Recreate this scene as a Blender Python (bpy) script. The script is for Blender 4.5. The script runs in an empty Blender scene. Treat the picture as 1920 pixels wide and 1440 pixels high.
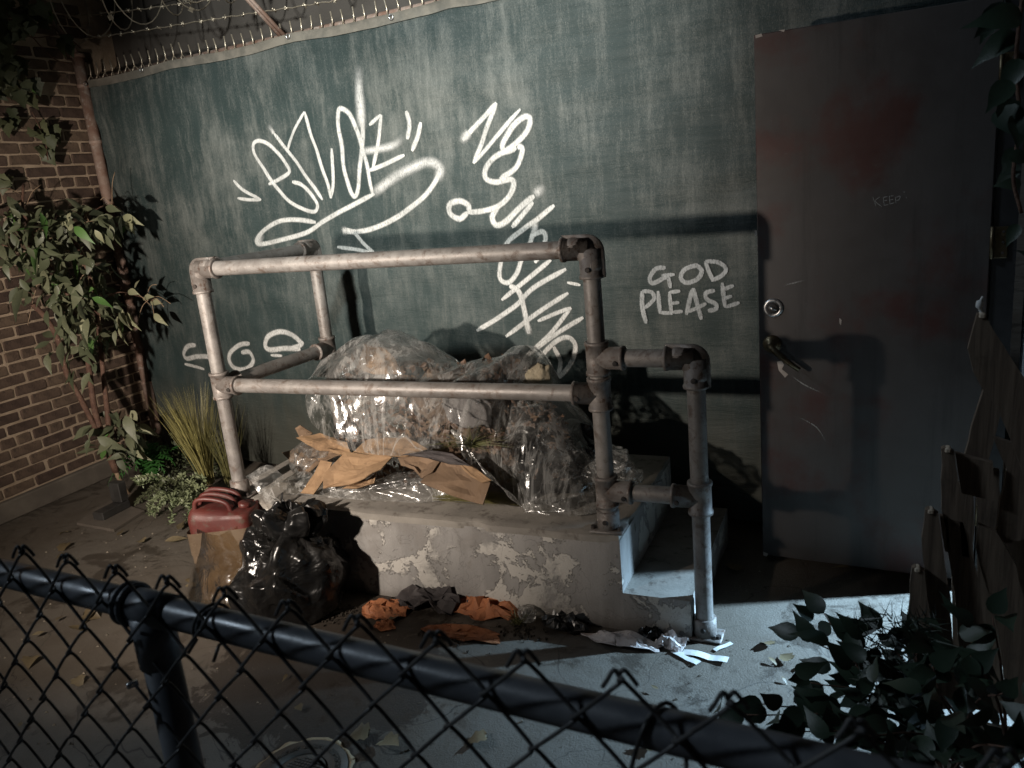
import bpy, math, random
import numpy as np
from mathutils import Vector, Matrix, noise
random.seed(7)
rnd = random.Random(11)
S = bpy.context.scene
# ------------------------------------------------------------------ camera
F_PX = 1517.98
YAW, PITCH, ROLL = math.radians(-24.703), math.radians(14.499), math.radians(5.508)
CAM = Vector((0, 0, 1.63))
_f = Vector((math.sin(YAW)*math.cos(PITCH), math.cos(YAW)*math.cos(PITCH), -math.sin(PITCH)))
_r0 = Vector((math.cos(YAW), -math.sin(YAW), 0)); _d0 = _f.cross(_r0)
_r = math.cos(ROLL)*_r0 + math.sin(ROLL)*_d0
_d = -math.sin(ROLL)*_r0 + math.cos(ROLL)*_d0
cd = bpy.data.cameras.new('camera'); cam = bpy.data.objects.new('camera', cd)
S.collection.objects.link(cam); S.camera = cam
cd.sensor_width = 36; cd.lens = F_PX/1920*36; cd.clip_start = 0.05; cd.clip_end = 500
cam.matrix_world = Matrix(((_r.x, -_d.x, -_f.x, CAM.x), (_r.y, -_d.y, -_f.y, CAM.y), (_r.z, -_d.z, -_f.z, CAM.z), (0, 0, 0, 1)))
cd.dof.use_dof = True; cd.dof.focus_distance = 3.6; cd.dof.aperture_fstop = 5.6
# ------------------------------------------------------------------ world (night sky), moon, stage lamps
W = bpy.data.worlds.new('World'); S.world = W; W.use_nodes = True
wn = W.node_tree.nodes; bg = wn['Background']
sky = wn.new('ShaderNodeTexSky'); sky.sky_type = 'NISHITA'; sky.sun_disc = False
MOON_EL, MOON_AZ = math.radians(36.6), math.radians(248)
sky.sun_elevation = MOON_EL; sky.sun_rotation = MOON_AZ
W.node_tree.links.new(sky.outputs[0], bg.inputs[0]); bg.inputs[1].default_value = 0.0012
def aim(o, loc, tgt):
    o.location = loc
    o.rotation_euler = (Vector(tgt)-Vector(loc)).to_track_quat('-Z', 'Y').to_euler()
def lamp(name, kind, energy, col, loc, tgt, **k):
    l = bpy.data.lights.new(name, kind); l.energy = energy; l.color = col
    for a, b in k.items(): setattr(l, a, b)
    o = bpy.data.objects.new(name, l); S.collection.objects.link(o); aim(o, loc, tgt); return o
lamp('moon', 'SUN', 0.7, (.70, .85, 1), (-7.5, -3, 6), (0, 0, 0), angle=math.radians(6))
# warm floodlight standing just left of the view at head height; neutral floodlight high behind the camera; cool floodlight inside the doorway
KEY = Vector((-2.40, .30, 1.43))
lamp('warm_floodlight', 'SPOT', 560, (1, .87, .75), KEY, (-2.66, 3.5, 1.30), spot_size=math.radians(102), spot_blend=1., shadow_soft_size=.04)
lamp('high_floodlight', 'SPOT', 1500, (.97, 1, .95), (-1.3, -1.0, 3.5), (-2.12, 3.7, 2.35), spot_size=math.radians(44), spot_blend=1., shadow_soft_size=.12)
lamp('cool_doorway_lamp', 'SPOT', 1300, (.46, .73, 1), (1.30, 3.45, 1.10), (.26, 2.82, 0), spot_size=math.radians(58), spot_blend=1., shadow_soft_size=.02)
vs = S.view_settings; vs.view_transform = 'Standard'; vs.look = 'None'; vs.exposure = 0; vs.gamma = 1; vs.use_curve_mapping = False
S.cycles.transparent_max_bounces = 24; S.cycles.max_bounces = 8
# ------------------------------------------------------------------ pixel -> direction, then onto a plane of the place
def ray(x, y): return (_r*((x-960)/F_PX) + _d*((y-720)/F_PX) + _f)
def at_z(x, y, z=0.0): d = ray(x, y); return CAM + d*((z-CAM.z)/d.z)
def at_y(x, y, Y): d = ray(x, y); return CAM + d*((Y-CAM.y)/d.y)
def at_x(x, y, X): d = ray(x, y); return CAM + d*((X-CAM.x)/d.x)
FP = Vector((-4.42, 3.83, 0)); FU = Vector((1, -.0873, 0)).normalized(); FN = Vector((-.0873, -1, 0)).normalized()   # tarp fence
DP = Vector((-.394, 3.156, 0)); DU = Vector((1, -.07, 0)).normalized(); DN = Vector((-.07, -1, 0)).normalized()       # door leaf
def on_plane(x, y, P, N): d = ray(x, y); return CAM + d*((P-CAM).dot(N)/d.dot(N))
def fence_sz(x, y): p = on_plane(x, y, FP, FN); return ((p-FP).dot(FU), p.z)
def door_sz(x, y): p = on_plane(x, y, DP, DN); return ((p-DP).dot(DU), p.z)
# ------------------------------------------------------------------ node materials
class M:
    def __init__(s, name):
        s.m = bpy.data.materials.new(name); s.m.use_nodes = True
        s.t = s.m.node_tree; s.n = s.t.nodes; s.b = s.n['Principled BSDF']; s.out = s.n['Material Output']
        s.tc = s.n.new('ShaderNodeTexCoord')
    def L(s, a, b): s.t.links.new(a, b)
    def set(s, **k):
        for a, v in k.items():
            i = s.b.inputs[a.replace('_', ' ')]
            if hasattr(v, 'is_linked') or hasattr(v, 'links'): s.L(v, i)
            else: i.default_value = (*v, 1) if isinstance(v, tuple) and len(v) == 3 else v
        return s
    def map(s, scale=(1, 1, 1), co='Object'):
        mp = s.n.new('ShaderNodeMapping'); mp.inputs['Scale'].default_value = scale
        s.L(s.tc.outputs[co], mp.inputs[0]); return mp.outputs[0]
    def noise(s, scale, detail=6, rough=.6, vec=None, dist=0):
        x = s.n.new('ShaderNodeTexNoise'); x.inputs['Scale'].default_value = scale
        x.inputs['Detail'].default_value = detail; x.inputs['Roughness'].default_value = rough; x.inputs['Distortion'].default_value = dist
        s.L(vec or s.tc.outputs['Object'], x.inputs['Vector']); return x.outputs[0]
    def vor(s, scale, feature='DISTANCE_TO_EDGE', vec=None):
        x = s.n.new('ShaderNodeTexVoronoi'); x.feature = feature; x.inputs['Scale'].default_value = scale
        s.L(vec or s.tc.outputs['Object'], x.inputs['Vector']); return x.outputs[0]
    def rng(s, v, a, b, lo=0., hi=1., smooth=True):
        x = s.n.new('ShaderNodeMapRange'); x.interpolation_type = 'SMOOTHSTEP' if smooth else 'LINEAR'
        s.L(v, x.inputs[0])
        for i, q in zip((1, 2, 3, 4), (a, b, lo, hi)): x.inputs[i].default_value = q
        return x.outputs[0]
    def math(s, op, a, b=0.):
        x = s.n.new('ShaderNodeMath'); x.operation = op; x.use_clamp = False
        for i, q in enumerate((a, b)):
            if hasattr(q, 'links'): s.L(q, x.inputs[i])
            else: x.inputs[i].default_value = q
        return x.outputs[0]
    def mix(s, f, a, b):
        x = s.n.new('ShaderNodeMix'); x.data_type = 'RGBA'
        if hasattr(f, 'links'): s.L(f, x.inputs[0])
        else: x.inputs[0].default_value = f
        for i, q in ((6, a), (7, b)):
            if hasattr(q, 'links'): s.L(q, x.inputs[i])
            else: x.inputs[i].default_value = (*q, 1)
        return x.outputs[2]
    def sep(s, ax, co='Object'):
        x = s.n.new('ShaderNodeSeparateXYZ'); s.L(s.tc.outputs[co], x.inputs[0]); return x.outputs[ax]
    def bump(s, h, strength=.3, dist=.01):
        x = s.n.new('ShaderNodeBump'); x.inputs['Strength'].default_value = strength; x.inputs['Distance'].default_value = dist
        s.L(h, x.inputs['Height']); s.L(x.outputs[0], s.b.inputs['Normal']); s.nrm = x.outputs[0]; return s
    def rand(s):
        x = s.n.new('ShaderNodeObjectInfo'); return x.outputs['Random']
def simple(name, c1, c2, scale=8, rough=.7, bump=.2, bscale=60, bdist=.004, rnd_amt=0., metallic=0., c3=None, spec=.5):
    m = M(name); n = m.noise(scale); col = m.mix(m.rng(n, .35, .65), c1, c2)
    if c3: col = m.mix(m.rng(m.noise(scale*2.7, 8, .7), .52, .66), col, c3)
    if rnd_amt:
        h = m.n.new('ShaderNodeHueSaturation'); m.L(col, h.inputs['Color']); m.L(m.rng(m.rand(), 0, 1, 1-rnd_amt, 1+rnd_amt, False), h.inputs['Value'])
        m.L(m.rng(m.rand(), 0, 1, .5-.03*rnd_amt, .5+.03*rnd_amt, False), h.inputs['Hue']); col = h.outputs[0]
    m.set(Base_Color=col, Roughness=m.rng(m.noise(scale*1.7), .3, .7, max(.03, rough-.12), min(1, rough+.12)), Metallic=metallic, Specular_IOR_Level=spec)
    m.bump(m.noise(bscale, 8, .65), bump, bdist); return m.m
# ground
g = M('concrete_ground')
big = g.noise(1.3, 5, .6); mid = g.noise(6, 8, .7); fine = g.noise(140, 5, .7); stain = g.noise(2.6, 9, .72, dist=.4)
col = g.mix(g.rng(big, .35, .65), (.088, .072, .055), (.125, .110, .092)); col = g.mix(g.rng(mid, .45, .75, 0, .55), col, (.066, .050, .036))
col = g.mix(g.rng(stain, .54, .60, 0, .75), col, (.042, .034, .027)); col = g.mix(g.rng(fine, .6, .78, 0, .6), col, (.23, .21, .18))
col = g.mix(g.rng(g.noise(55, 4, .6), .66, .72, 0, .8), col, (.04, .035, .03))
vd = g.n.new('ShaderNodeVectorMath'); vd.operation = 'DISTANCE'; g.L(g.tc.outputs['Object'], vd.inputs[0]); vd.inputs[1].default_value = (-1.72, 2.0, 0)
wet_shade = g.rng(g.math('ADD', vd.outputs['Value'], g.math('MULTIPLY', g.math('SUBTRACT', g.noise(5, 9, .7, dist=.5), .5), 1.3)), .42, .47, .85, 0); col = g.mix(wet_shade, col, (.026, .018, .012))  # damp stain, with the fence's shadow painted into the ground colour
crk = g.math('ABSOLUTE', g.math('SUBTRACT', g.noise(1.7, 4, .55, dist=.8), .5)); col = g.mix(g.rng(crk, 0, .005, .8, 0), col, (.03, .024, .019))
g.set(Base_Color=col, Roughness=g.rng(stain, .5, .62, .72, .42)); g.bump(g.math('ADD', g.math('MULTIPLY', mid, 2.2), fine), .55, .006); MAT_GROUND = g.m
# tarp
t = M('green_tarp')
st = t.noise(1, 8, .68, vec=t.map((9, 9, 1.3))); st2 = t.noise(1, 8, .72, vec=t.map((40, 40, 5))); cl = t.noise(1.1, 5, .6); weave = t.noise(1, 4, .7, vec=t.map((420, 420, 90))); speck = t.noise(230, 3, .7)
zz = t.sep(2)
fade = t.math('ADD', t.math('MULTIPLY', t.rng(st, .38, .75), .34), t.math('ADD', t.math('MULTIPLY', t.rng(st2, .42, .78), .30), t.math('MULTIPLY', t.rng(t.noise(2.2, 7, .65), .40, .70), .34)))
fade = t.math('ADD', fade, t.rng(speck, .52, .75, -.10, .28)); fade = t.math('ADD', fade, t.rng(weave, .35, .7, -.14, .14))
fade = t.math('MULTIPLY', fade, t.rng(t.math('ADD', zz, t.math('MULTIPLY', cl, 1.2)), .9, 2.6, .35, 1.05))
col = t.mix(fade, (.023, .038, .038), (.198, .206, .192))
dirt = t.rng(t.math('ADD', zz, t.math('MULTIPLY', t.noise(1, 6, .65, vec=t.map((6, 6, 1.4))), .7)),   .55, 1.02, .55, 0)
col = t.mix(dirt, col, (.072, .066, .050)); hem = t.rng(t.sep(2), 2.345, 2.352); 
t.set(Base_Color=col, Roughness=.62, Specular_IOR_Level=.35)
crs = t.noise(1, 5, .75, vec=t.map((4, 4, 26)), dist=1.2); crs2 = t.math('ABSOLUTE', t.math('SUBTRACT', t.noise(2.0, 3, .5, dist=.6), .5))
t.bump(t.math('ADD', t.math('ADD', t.math('MULTIPLY', crs, .7), t.math('MULTIPLY', t.rng(crs2, 0, .16), .25)), t.math('MULTIPLY', weave, .08)), .6, .012); MAT_TARP = t.m
MAT_HEM = simple('tarp_hem', (.20, .18, .15), (.115, .108, .092), 9, .8, .4, 160)
# spray paint: opaque core, dusty edge
def paint(name, c, soft, grain=.35):
    m = M(name); uv = m.n.new('ShaderNodeSeparateXYZ'); m.L(m.tc.outputs['UV'], uv.inputs[0])
    d = m.math('ABSOLUTE', m.math('SUBTRACT', uv.outputs[0], .5)); e = m.math('MULTIPLY', uv.outputs[1], 1.)
    h = m.math('ADD', m.math('MULTIPLY', d, 2.), m.math('MULTIPLY', m.math('SUBTRACT', m.noise(300, 3, .7), .5), grain))
    a = m.math('MULTIPLY', m.rng(h, 1-soft, 1., 1, 0), e)
    a = m.math('MULTIPLY', a, m.rng(m.noise(1, 5, .7, vec=m.map((160, 160, 60))),   .25, .6, .35, 1.)); a = m.math('MULTIPLY', a, m.rng(m.noise(7, 3), .3, .6, .72, 1.))
    m.set(Base_Color=c, Roughness=.55, Alpha=a); return m.m
MAT_SPRAY = paint('white_spray_paint', (.58, .59, .575), .6); MAT_SOFT = paint('soft_white_spray_paint', (.50, .51, .50), .98, .5)
MAT_BRUSH = paint('pale_brush_paint', (.42, .46, .48), .4, .9); MAT_SCRATCH = paint('scratched_bare_metal', (.28, .28, .27), .6, 1.2)
# galvanised pipe
p = M('galvanised_pipe')
n1 = p.noise(9, 8, .7); n2 = p.noise(70, 6, .7); sp = p.noise(24, 8, .75, dist=.5)
col = p.mix(p.rng(n1, .35, .68), (.175, .162, .152), (.27, .255, .24)); col = p.mix(p.rng(sp, .50, .66, 0, .8), col, (.10, .072, .055)); col = p.mix(p.rng(n2, .58, .7, 0, .55), col, (.10, .075, .06))
p.set(Base_Color=col, Metallic=.25, Roughness=p.rng(n1, .3, .7, .42, .62)); p.bump(p.math('ADD', n2, sp), .25, .003); MAT_PIPE = p.m
MAT_FIT = simple('cast_pipe_fitting', (.14, .122, .11), (.22, .20, .185), 16, .55, .5, 90, .004, metallic=.3, c3=(.09, .055, .04))
MAT_FITDARK = simple('dark_socket', (.02, .018, .016), (.04, .03, .026), 20, .8)
# stucco platform
c = M('peeling_stucco')
n1 = c.noise(2.2, 6, .6); pe = c.noise(5.2, 10, .70, dist=.4); fi = c.noise(120, 5, .7); ver = c.noise(1, 6, .65, vec=c.map((9, 9, 1.2)))
pm = c.math('MULTIPLY', c.rng(pe, .515, .53), c.rng(n1, .40, .48))
col = c.mix(c.rng(ver, .35, .65), (.215, .207, .198), (.29, .28, .268)); col = c.mix(c.math('MULTIPLY', c.rng(c.noise(3.1, 9, .7, dist=.8), .50, .66), .5), col, (.18, .165, .15)); col = c.mix(pm, col, (.46, .44, .405)); col = c.mix(c.rng(c.noise(14, 8, .7), .58, .72, 0, .6), col, (.15, .13, .11))
col = c.mix(c.rng(fi, .62, .74, 0, .5), col, (.10, .085, .07))
col = c.mix(c.rng(c.math('ADD', c.sep(2), c.math('MULTIPLY', c.noise(7, 6, .7), .12)), .03, .12, .75, 0), col, (.08, .065, .05))
ck = c.rng(c.math('ABSOLUTE', c.math('SUBTRACT', c.noise(2.6, 5, .6, dist=1.2), .5)), 0, .002, 1, 0); col = c.mix(c.math('MULTIPLY', ck, .25), col, (.09, .08, .07)); c.set(Base_Color=col, Roughness=.85); c.bump(c.math('SUBTRACT', c.math('ADD', c.math('MULTIPLY', pm, 1.4), c.math('MULTIPLY', fi, .45)), c.math('MULTIPLY', ck, .2)), .9, .005); MAT_STUCCO = c.m
MAT_SLAB = simple('worn_concrete_top', (.20, .185, .165), (.28, .26, .23), 5, .85, .4, 90, c3=(.12, .105, .09))
MAT_MORTAR = simple('mortar', (.31, .235, .165), (.42, .325, .235), 12, .95, .8, 120, .006)
MAT_BRICK = simple('brown_brick', (.072, .046, .033), (.115, .077, .055), 14, .9, .8, 90, .006, .35, c3=(.05, .034, .026))
MAT_PLINTH = simple('plinth_render', (.10, .085, .07), (.15, .13, .105), 4, .9, .4, 80)
MAT_BACKWALL = simple('dark_grey_wall', (.060, .052, .045), (.078, .068, .060), 3, .85, .2, 120)
MAT_RUST = simple('rusty_post', (.22, .13, .095), (.32, .24, .20), 10, .7, .4, 60, metallic=.2, c3=(.42, .36, .32))
MAT_WIRE = simple('wire', (.42, .36, .28), (.55, .48, .38), 30, .4, .1, metallic=.7)
MAT_BLACKPIPE = simple('black_coated_pipe', (.060, .064, .072), (.095, .10, .11), 9, .38, .15, 160, .002, spec=.6)
MAT_BLACKWIRE = simple('black_coated_wire', (.020, .020, .021), (.06, .06, .06), 30, .5, .15, 200, .001)
d = M('dark_painted_steel')
n1 = d.noise(1.5, 4, .5); n2 = d.noise(2.6, 6, .6); n3 = d.noise(60, 6, .7)
col = d.mix(d.rng(n1, .3, .7), (.044, .037, .034), (.066, .060, .058)); col = d.mix(d.rng(n2, .47, .64, 0, .85), col, (.062, .018, .014)); col = d.mix(d.rng(d.noise(1, 6, .7, vec=d.map((14, 14, 1.1))), .5, .7, 0, .5), col, (.026, .023, .022)); col = d.mix(d.rng(n3, .62, .75, 0, .35), col, (.12, .115, .11))
d.set(Base_Color=col, Roughness=d.rng(d.noise(5, 8, .7), .3, .7, .38, .62)); d.bump(d.noise(240, 4, .6), .12, .002); MAT_DOOR = d.m
MAT_CHIP = simple('chipped_primer', (.33, .29, .26), (.45, .40, .36), 30, .8)
MAT_FRAME = simple('black_frame', (.012, .012, .013), (.02, .02, .022), 6, .6)
MAT_STEEL = simple('bright_steel', (.5, .5, .5), (.62, .62, .62), 30, .28, .05, metallic=.9)
MAT_BRASS = simple('worn_brass', (.11, .085, .05), (.17, .135, .085), 30, .45, .2, metallic=.85, c3=(.06, .045, .03))
MAT_WOOD = M('weathered_wood')
w = MAT_WOOD; gr = w.noise(1, 8, .7, vec=w.map((60, 60, 3)), dist=.6); col = w.mix(w.rng(gr, .35, .65), (.085, .060, .042), (.17, .125, .09)); col = w.mix(w.rng(w.noise(5, 6, .7), .55, .7, 0, .6), col, (.05, .036, .026))
w.set(Base_Color=col, Roughness=.85); w.bump(gr, .5, .004); MAT_WOOD = w.m
MAT_ENDWOOD = simple('pale_split_wood', (.40, .32, .24), (.5, .42, .33), 40, .9, .5)
k = M('cardboard')
gr = k.noise(1, 5, .6, vec=k.map((10, 60, 60))); col = k.mix(k.rng(gr, .35, .65), (.235, .150, .085), (.29, .190, .110)); col = k.mix(k.rng(k.noise(7, 7, .7), .48, .68, 0, .75), col, (.14, .088, .052)); col = k.mix(k.rng(k.noise(40, 5, .7), .6, .7, 0, .5), col, (.09, .06, .04))
k.set(Base_Color=col, Roughness=.85, Specular_IOR_Level=.25); k.bump(k.noise(30, 6, .6), .35, .006); MAT_CARD = k.m
MAT_CARDDARK = simple('damp_cardboard', (.13, .085, .052), (.19, .125, .078), 8, .88, .4, 40)
MAT_KRAFT = simple('rust_orange_paper', (.30, .105, .042), (.40, .155, .065), 10, .75, .5, 50, .006, c3=(.20, .07, .03))
MAT_CHARCOAL = simple('charcoal_cloth', (.040, .035, .036), (.065, .056, .056), 12, .75, .4, 200)
MAT_WHITEPAPER = simple('dirty_white_paper', (.50, .44, .42), (.62, .57, .55), 12, .8, .5, 60, .006, c3=(.33, .28, .26))
MAT_STRIP = simple('white_paper_strip', (.50, .51, .50), (.6, .6, .58), 30, .8)
def plastic(name, haze, tint, bs=15, bst=.55, st=(1, 1, 1)):
    m = M(name); vv_ = m.map(st); n = m.n; tr = n.new('ShaderNodeBsdfTransparent'); tr.inputs[0].default_value = (*tint, 1)
    gl = n.new('ShaderNodeBsdfGlossy'); gl.inputs['Roughness'].default_value = .16; gl.inputs[0].default_value = (1, 1, 1, 1)
    df = n.new('ShaderNodeBsdfDiffuse'); df.inputs[0].default_value = (.72, .72, .70, 1); tl = n.new('ShaderNodeBsdfTranslucent'); tl.inputs[0].default_value = (.7, .7, .68, 1)
    n.remove(m.b); ad = n.new('ShaderNodeMixShader'); m.L(df.outputs[0], ad.inputs[1]); m.L(tl.outputs[0], ad.inputs[2])
    cr = m.math('ABSOLUTE', m.math('SUBTRACT', m.noise(bs*.35, 5, .62, vec=vv_, dist=1.2), .5)); cr2 = m.math('ABSOLUTE', m.math('SUBTRACT', m.noise(bs, 4, .6, vec=vv_, dist=1.5), .5))
    hz = m.math('ADD', m.math('MULTIPLY', m.rng(cr, 0, .05, 1, 0), haze*2.2), m.math('ADD', m.math('MULTIPLY', m.rng(cr2, 0, .05, 1, 0), haze*1.2), m.math('MULTIPLY', m.rng(m.noise(bs*.2, 4), .35, .7), haze*1.6)))
    mx = n.new('ShaderNodeMixShader'); m.L(hz, mx.inputs[0]); m.L(tr.outputs[0], mx.inputs[1]); m.L(ad.outputs[0], mx.inputs[2])
    bp = n.new('ShaderNodeBump'); bp.inputs['Strength'].default_value = bst; bp.inputs['Distance'].default_value = .02
    m.L(m.math('ADD', cr, m.math('MULTIPLY', cr2, .5)), bp.inputs['Height'])
    for q in (gl, df): m.L(bp.outputs[0], q.inputs['Normal'])
    fr = n.new('ShaderNodeFresnel'); fr.inputs[0].default_value = 1.5; m.L(bp.outputs[0], fr.inputs[1])
    m2 = n.new('ShaderNodeMixShader'); m.L(m.math('MINIMUM', m.math('MULTIPLY', fr.outputs[0], 1.25), .75), m2.inputs[0]); m.L(mx.outputs[0], m2.inputs[1]); m.L(gl.outputs[0], m2.inputs[2])
    m.L(m2.outputs[0], m.out.inputs[0]); return m.m
MAT_PLASTIC = plastic('clear_plastic_sheet', .125, (.93, .93, .92), 13, .28, (1, .6, .45)); MAT_PLASTIC2 = plastic('milky_plastic', .17, (.89, .89, .88), 14, .3)
MAT_WRAP = plastic('tan_plastic_wrap', .025, (.86, .80, .70), 11, .35)
b = M('black_bag'); cr = b.math('ABSOLUTE', b.math('SUBTRACT', b.noise(6, 3, .5, dist=1.2), .5)); cr2 = b.noise(42, 6, .65)
b.set(Base_Color=b.mix(b.rng(b.noise(5, 7, .7), .5, .72, 0, .8), (.006, .006, .006), (.022, .020, .018)), Roughness=b.rng(b.noise(6, 6, .6), .3, .7, .20, .42), Specular_IOR_Level=.6); b.bump(b.math('ADD', b.rng(cr, 0, .2), b.math('MULTIPLY', cr2, .06)), .4, .012); MAT_BAG = b.m
MAT_RED = simple('scuffed_red_enamel', (.062, .011, .009), (.088, .019, .014), 9, .55, .2, 80, c3=(.075, .048, .036))
MAT_TAPE = simple('brown_tape', (.095, .068, .045), (.135, .10, .068), 9, .30, .3, 40)
MAT_BARK = simple('red_brown_bark', (.085, .042, .028), (.135, .075, .05), 30, .8, .8, 90, .006, c3=(.06, .032, .022))
MAT_PALEBARK = simple('peeled_pale_bark', (.24, .16, .10), (.32, .23, .15), 20, .8, .6)
def leafmat(name, c1, c2, amt, rough=.5):
    m = M(name); r = m.rand(); col = m.mix(m.rng(r, 0, 1, 0, 1, False), c1, c2)
    col = m.mix(m.rng(m.noise(9, 4), .4, .7, 0, .35), col, c1)
    m.set(Base_Color=col, Roughness=rough); m.bump(m.noise(30, 4), .2, .004)
    tl = m.n.new('ShaderNodeBsdfTranslucent'); m.L(col, tl.inputs[0]); mx = m.n.new('ShaderNodeMixShader'); mx.inputs[0].default_value = amt
    m.L(m.b.outputs[0], mx.inputs[1]); m.L(tl.outputs[0], mx.inputs[2]); m.L(mx.outputs[0], m.out.inputs[0]); return m.m
MAT_LEAF = leafmat('silk_ficus_leaf', (.068, .082, .045), (.165, .172, .105), .15)
MAT_LEAFBRIGHT = leafmat('fresh_green_leaf', (.075, .17, .04), (.13, .24, .07), .2)
MAT_LEAFPALE = leafmat('pale_leaf_back', (.26, .27, .16), (.36, .36, .23), .15)
MAT_IVY = leafmat('ivy_leaf', (.055, .068, .034), (.14, .15, .08), .2)
MAT_BUSH = leafmat('dark_glossy_leaf', (.014, .026, .017), (.028, .046, .028), .03, .42)
MAT_FERN = leafmat('fern_green', (.030, .115, .022), (.05, .16, .035), .2)
MAT_JUNIPER = leafmat('pale_sage_sprig', (.15, .19, .095), (.25, .28, .16), .1)
MAT_STRAW = leafmat('dry_straw', (.22, .20, .07), (.34, .30, .13), .1)
MAT_STRAWGREEN = leafmat('greenish_straw', (.075, .085, .030), (.14, .13, .05), .1)
MAT_DEAD = leafmat('dead_leaf', (.10, .075, .04), (.22, .18, .11), .1)
MAT_DEADDARK = leafmat('dark_leaf_litter', (.045, .030, .022), (.16, .095, .06), .05)
MAT_SOIL = simple('dark_soil', (.022, .017, .012), (.045, .035, .024), 30, .95, .9, 120)
MAT_SACK = simple('grimy_brown_sack', (.085, .055, .036), (.14, .095, .062), 9, .85, .6, 50, .01, c3=(.035, .025, .02))
MAT_GRIT = simple('pale_grit', (.10, .085, .065), (.30, .26, .2), 40, .9)
MAT_FOAM = simple('beige_sponge', (.20, .17, .115), (.27, .235, .17), 14, .9, .9, 70, .01)
MAT_WOOL = simple('grey_cloth', (.12, .115, .115), (.19, .18, .18), 14, .9, .6, 90, .008)
MAT_IRON = simple('cast_iron', (.075, .062, .050), (.11, .095, .078), 14, .62, .5, 120, metallic=.2)
MAT_SAND = simple('sandy_joint', (.33, .24, .14), (.42, .32, .2), 20, .95, .9, 120, .01)
MAT_BLACKWOOD = simple('black_painted_timber', (.020, .019, .018), (.034, .032, .03), 8, .6, .3)
MAT_PLY = simple('grey_plywood', (.085, .072, .058), (.12, .10, .082), 6, .8, .3)
MAT_CORD = simple('black_cord', (.008, .008, .008), (.014, .014, .014), 20, .6)
MAT_INWALL = simple('pale_inner_wall', (.5, .5, .5), (.55, .55, .55), 3, .8)
# ------------------------------------------------------------------ mesh helpers
COL = S.collection
def mesh(name, v, f, mat, smooth=False):
    me = bpy.data.meshes.new(name); me.from_pydata([tuple(q) for q in v], [], f); me.update()
    if mat: me.materials.append(mat)
    if smooth: me.polygons.foreach_set('use_smooth', [True]*len(me.polygons))
    return me
def link(name, data, parent=None, mw=None):
    o = bpy.data.objects.new(name, data); COL.objects.link(o)
    if mw is not None: o.matrix_world = mw
    if parent is not None:
        o.parent = parent; o.matrix_parent_inverse = PW[parent.name].inverted()
    PW[o.name] = mw.copy() if mw is not None else Matrix()
    return o
PW = {}
def thing(name, loc, label, cat, group=None):
    o = bpy.data.objects.new(name, None); COL.objects.link(o); o.location = loc; o.empty_display_size = .1
    PW[o.name] = Matrix.Translation(loc); return tag(o, label, cat, group)
def tag(o, label, cat, group=None, kind=None):
    if label: o['label'] = label
    if cat: o['category'] = cat
    if group: o['group'] = group
    if kind: o['kind'] = kind
    return o
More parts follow.
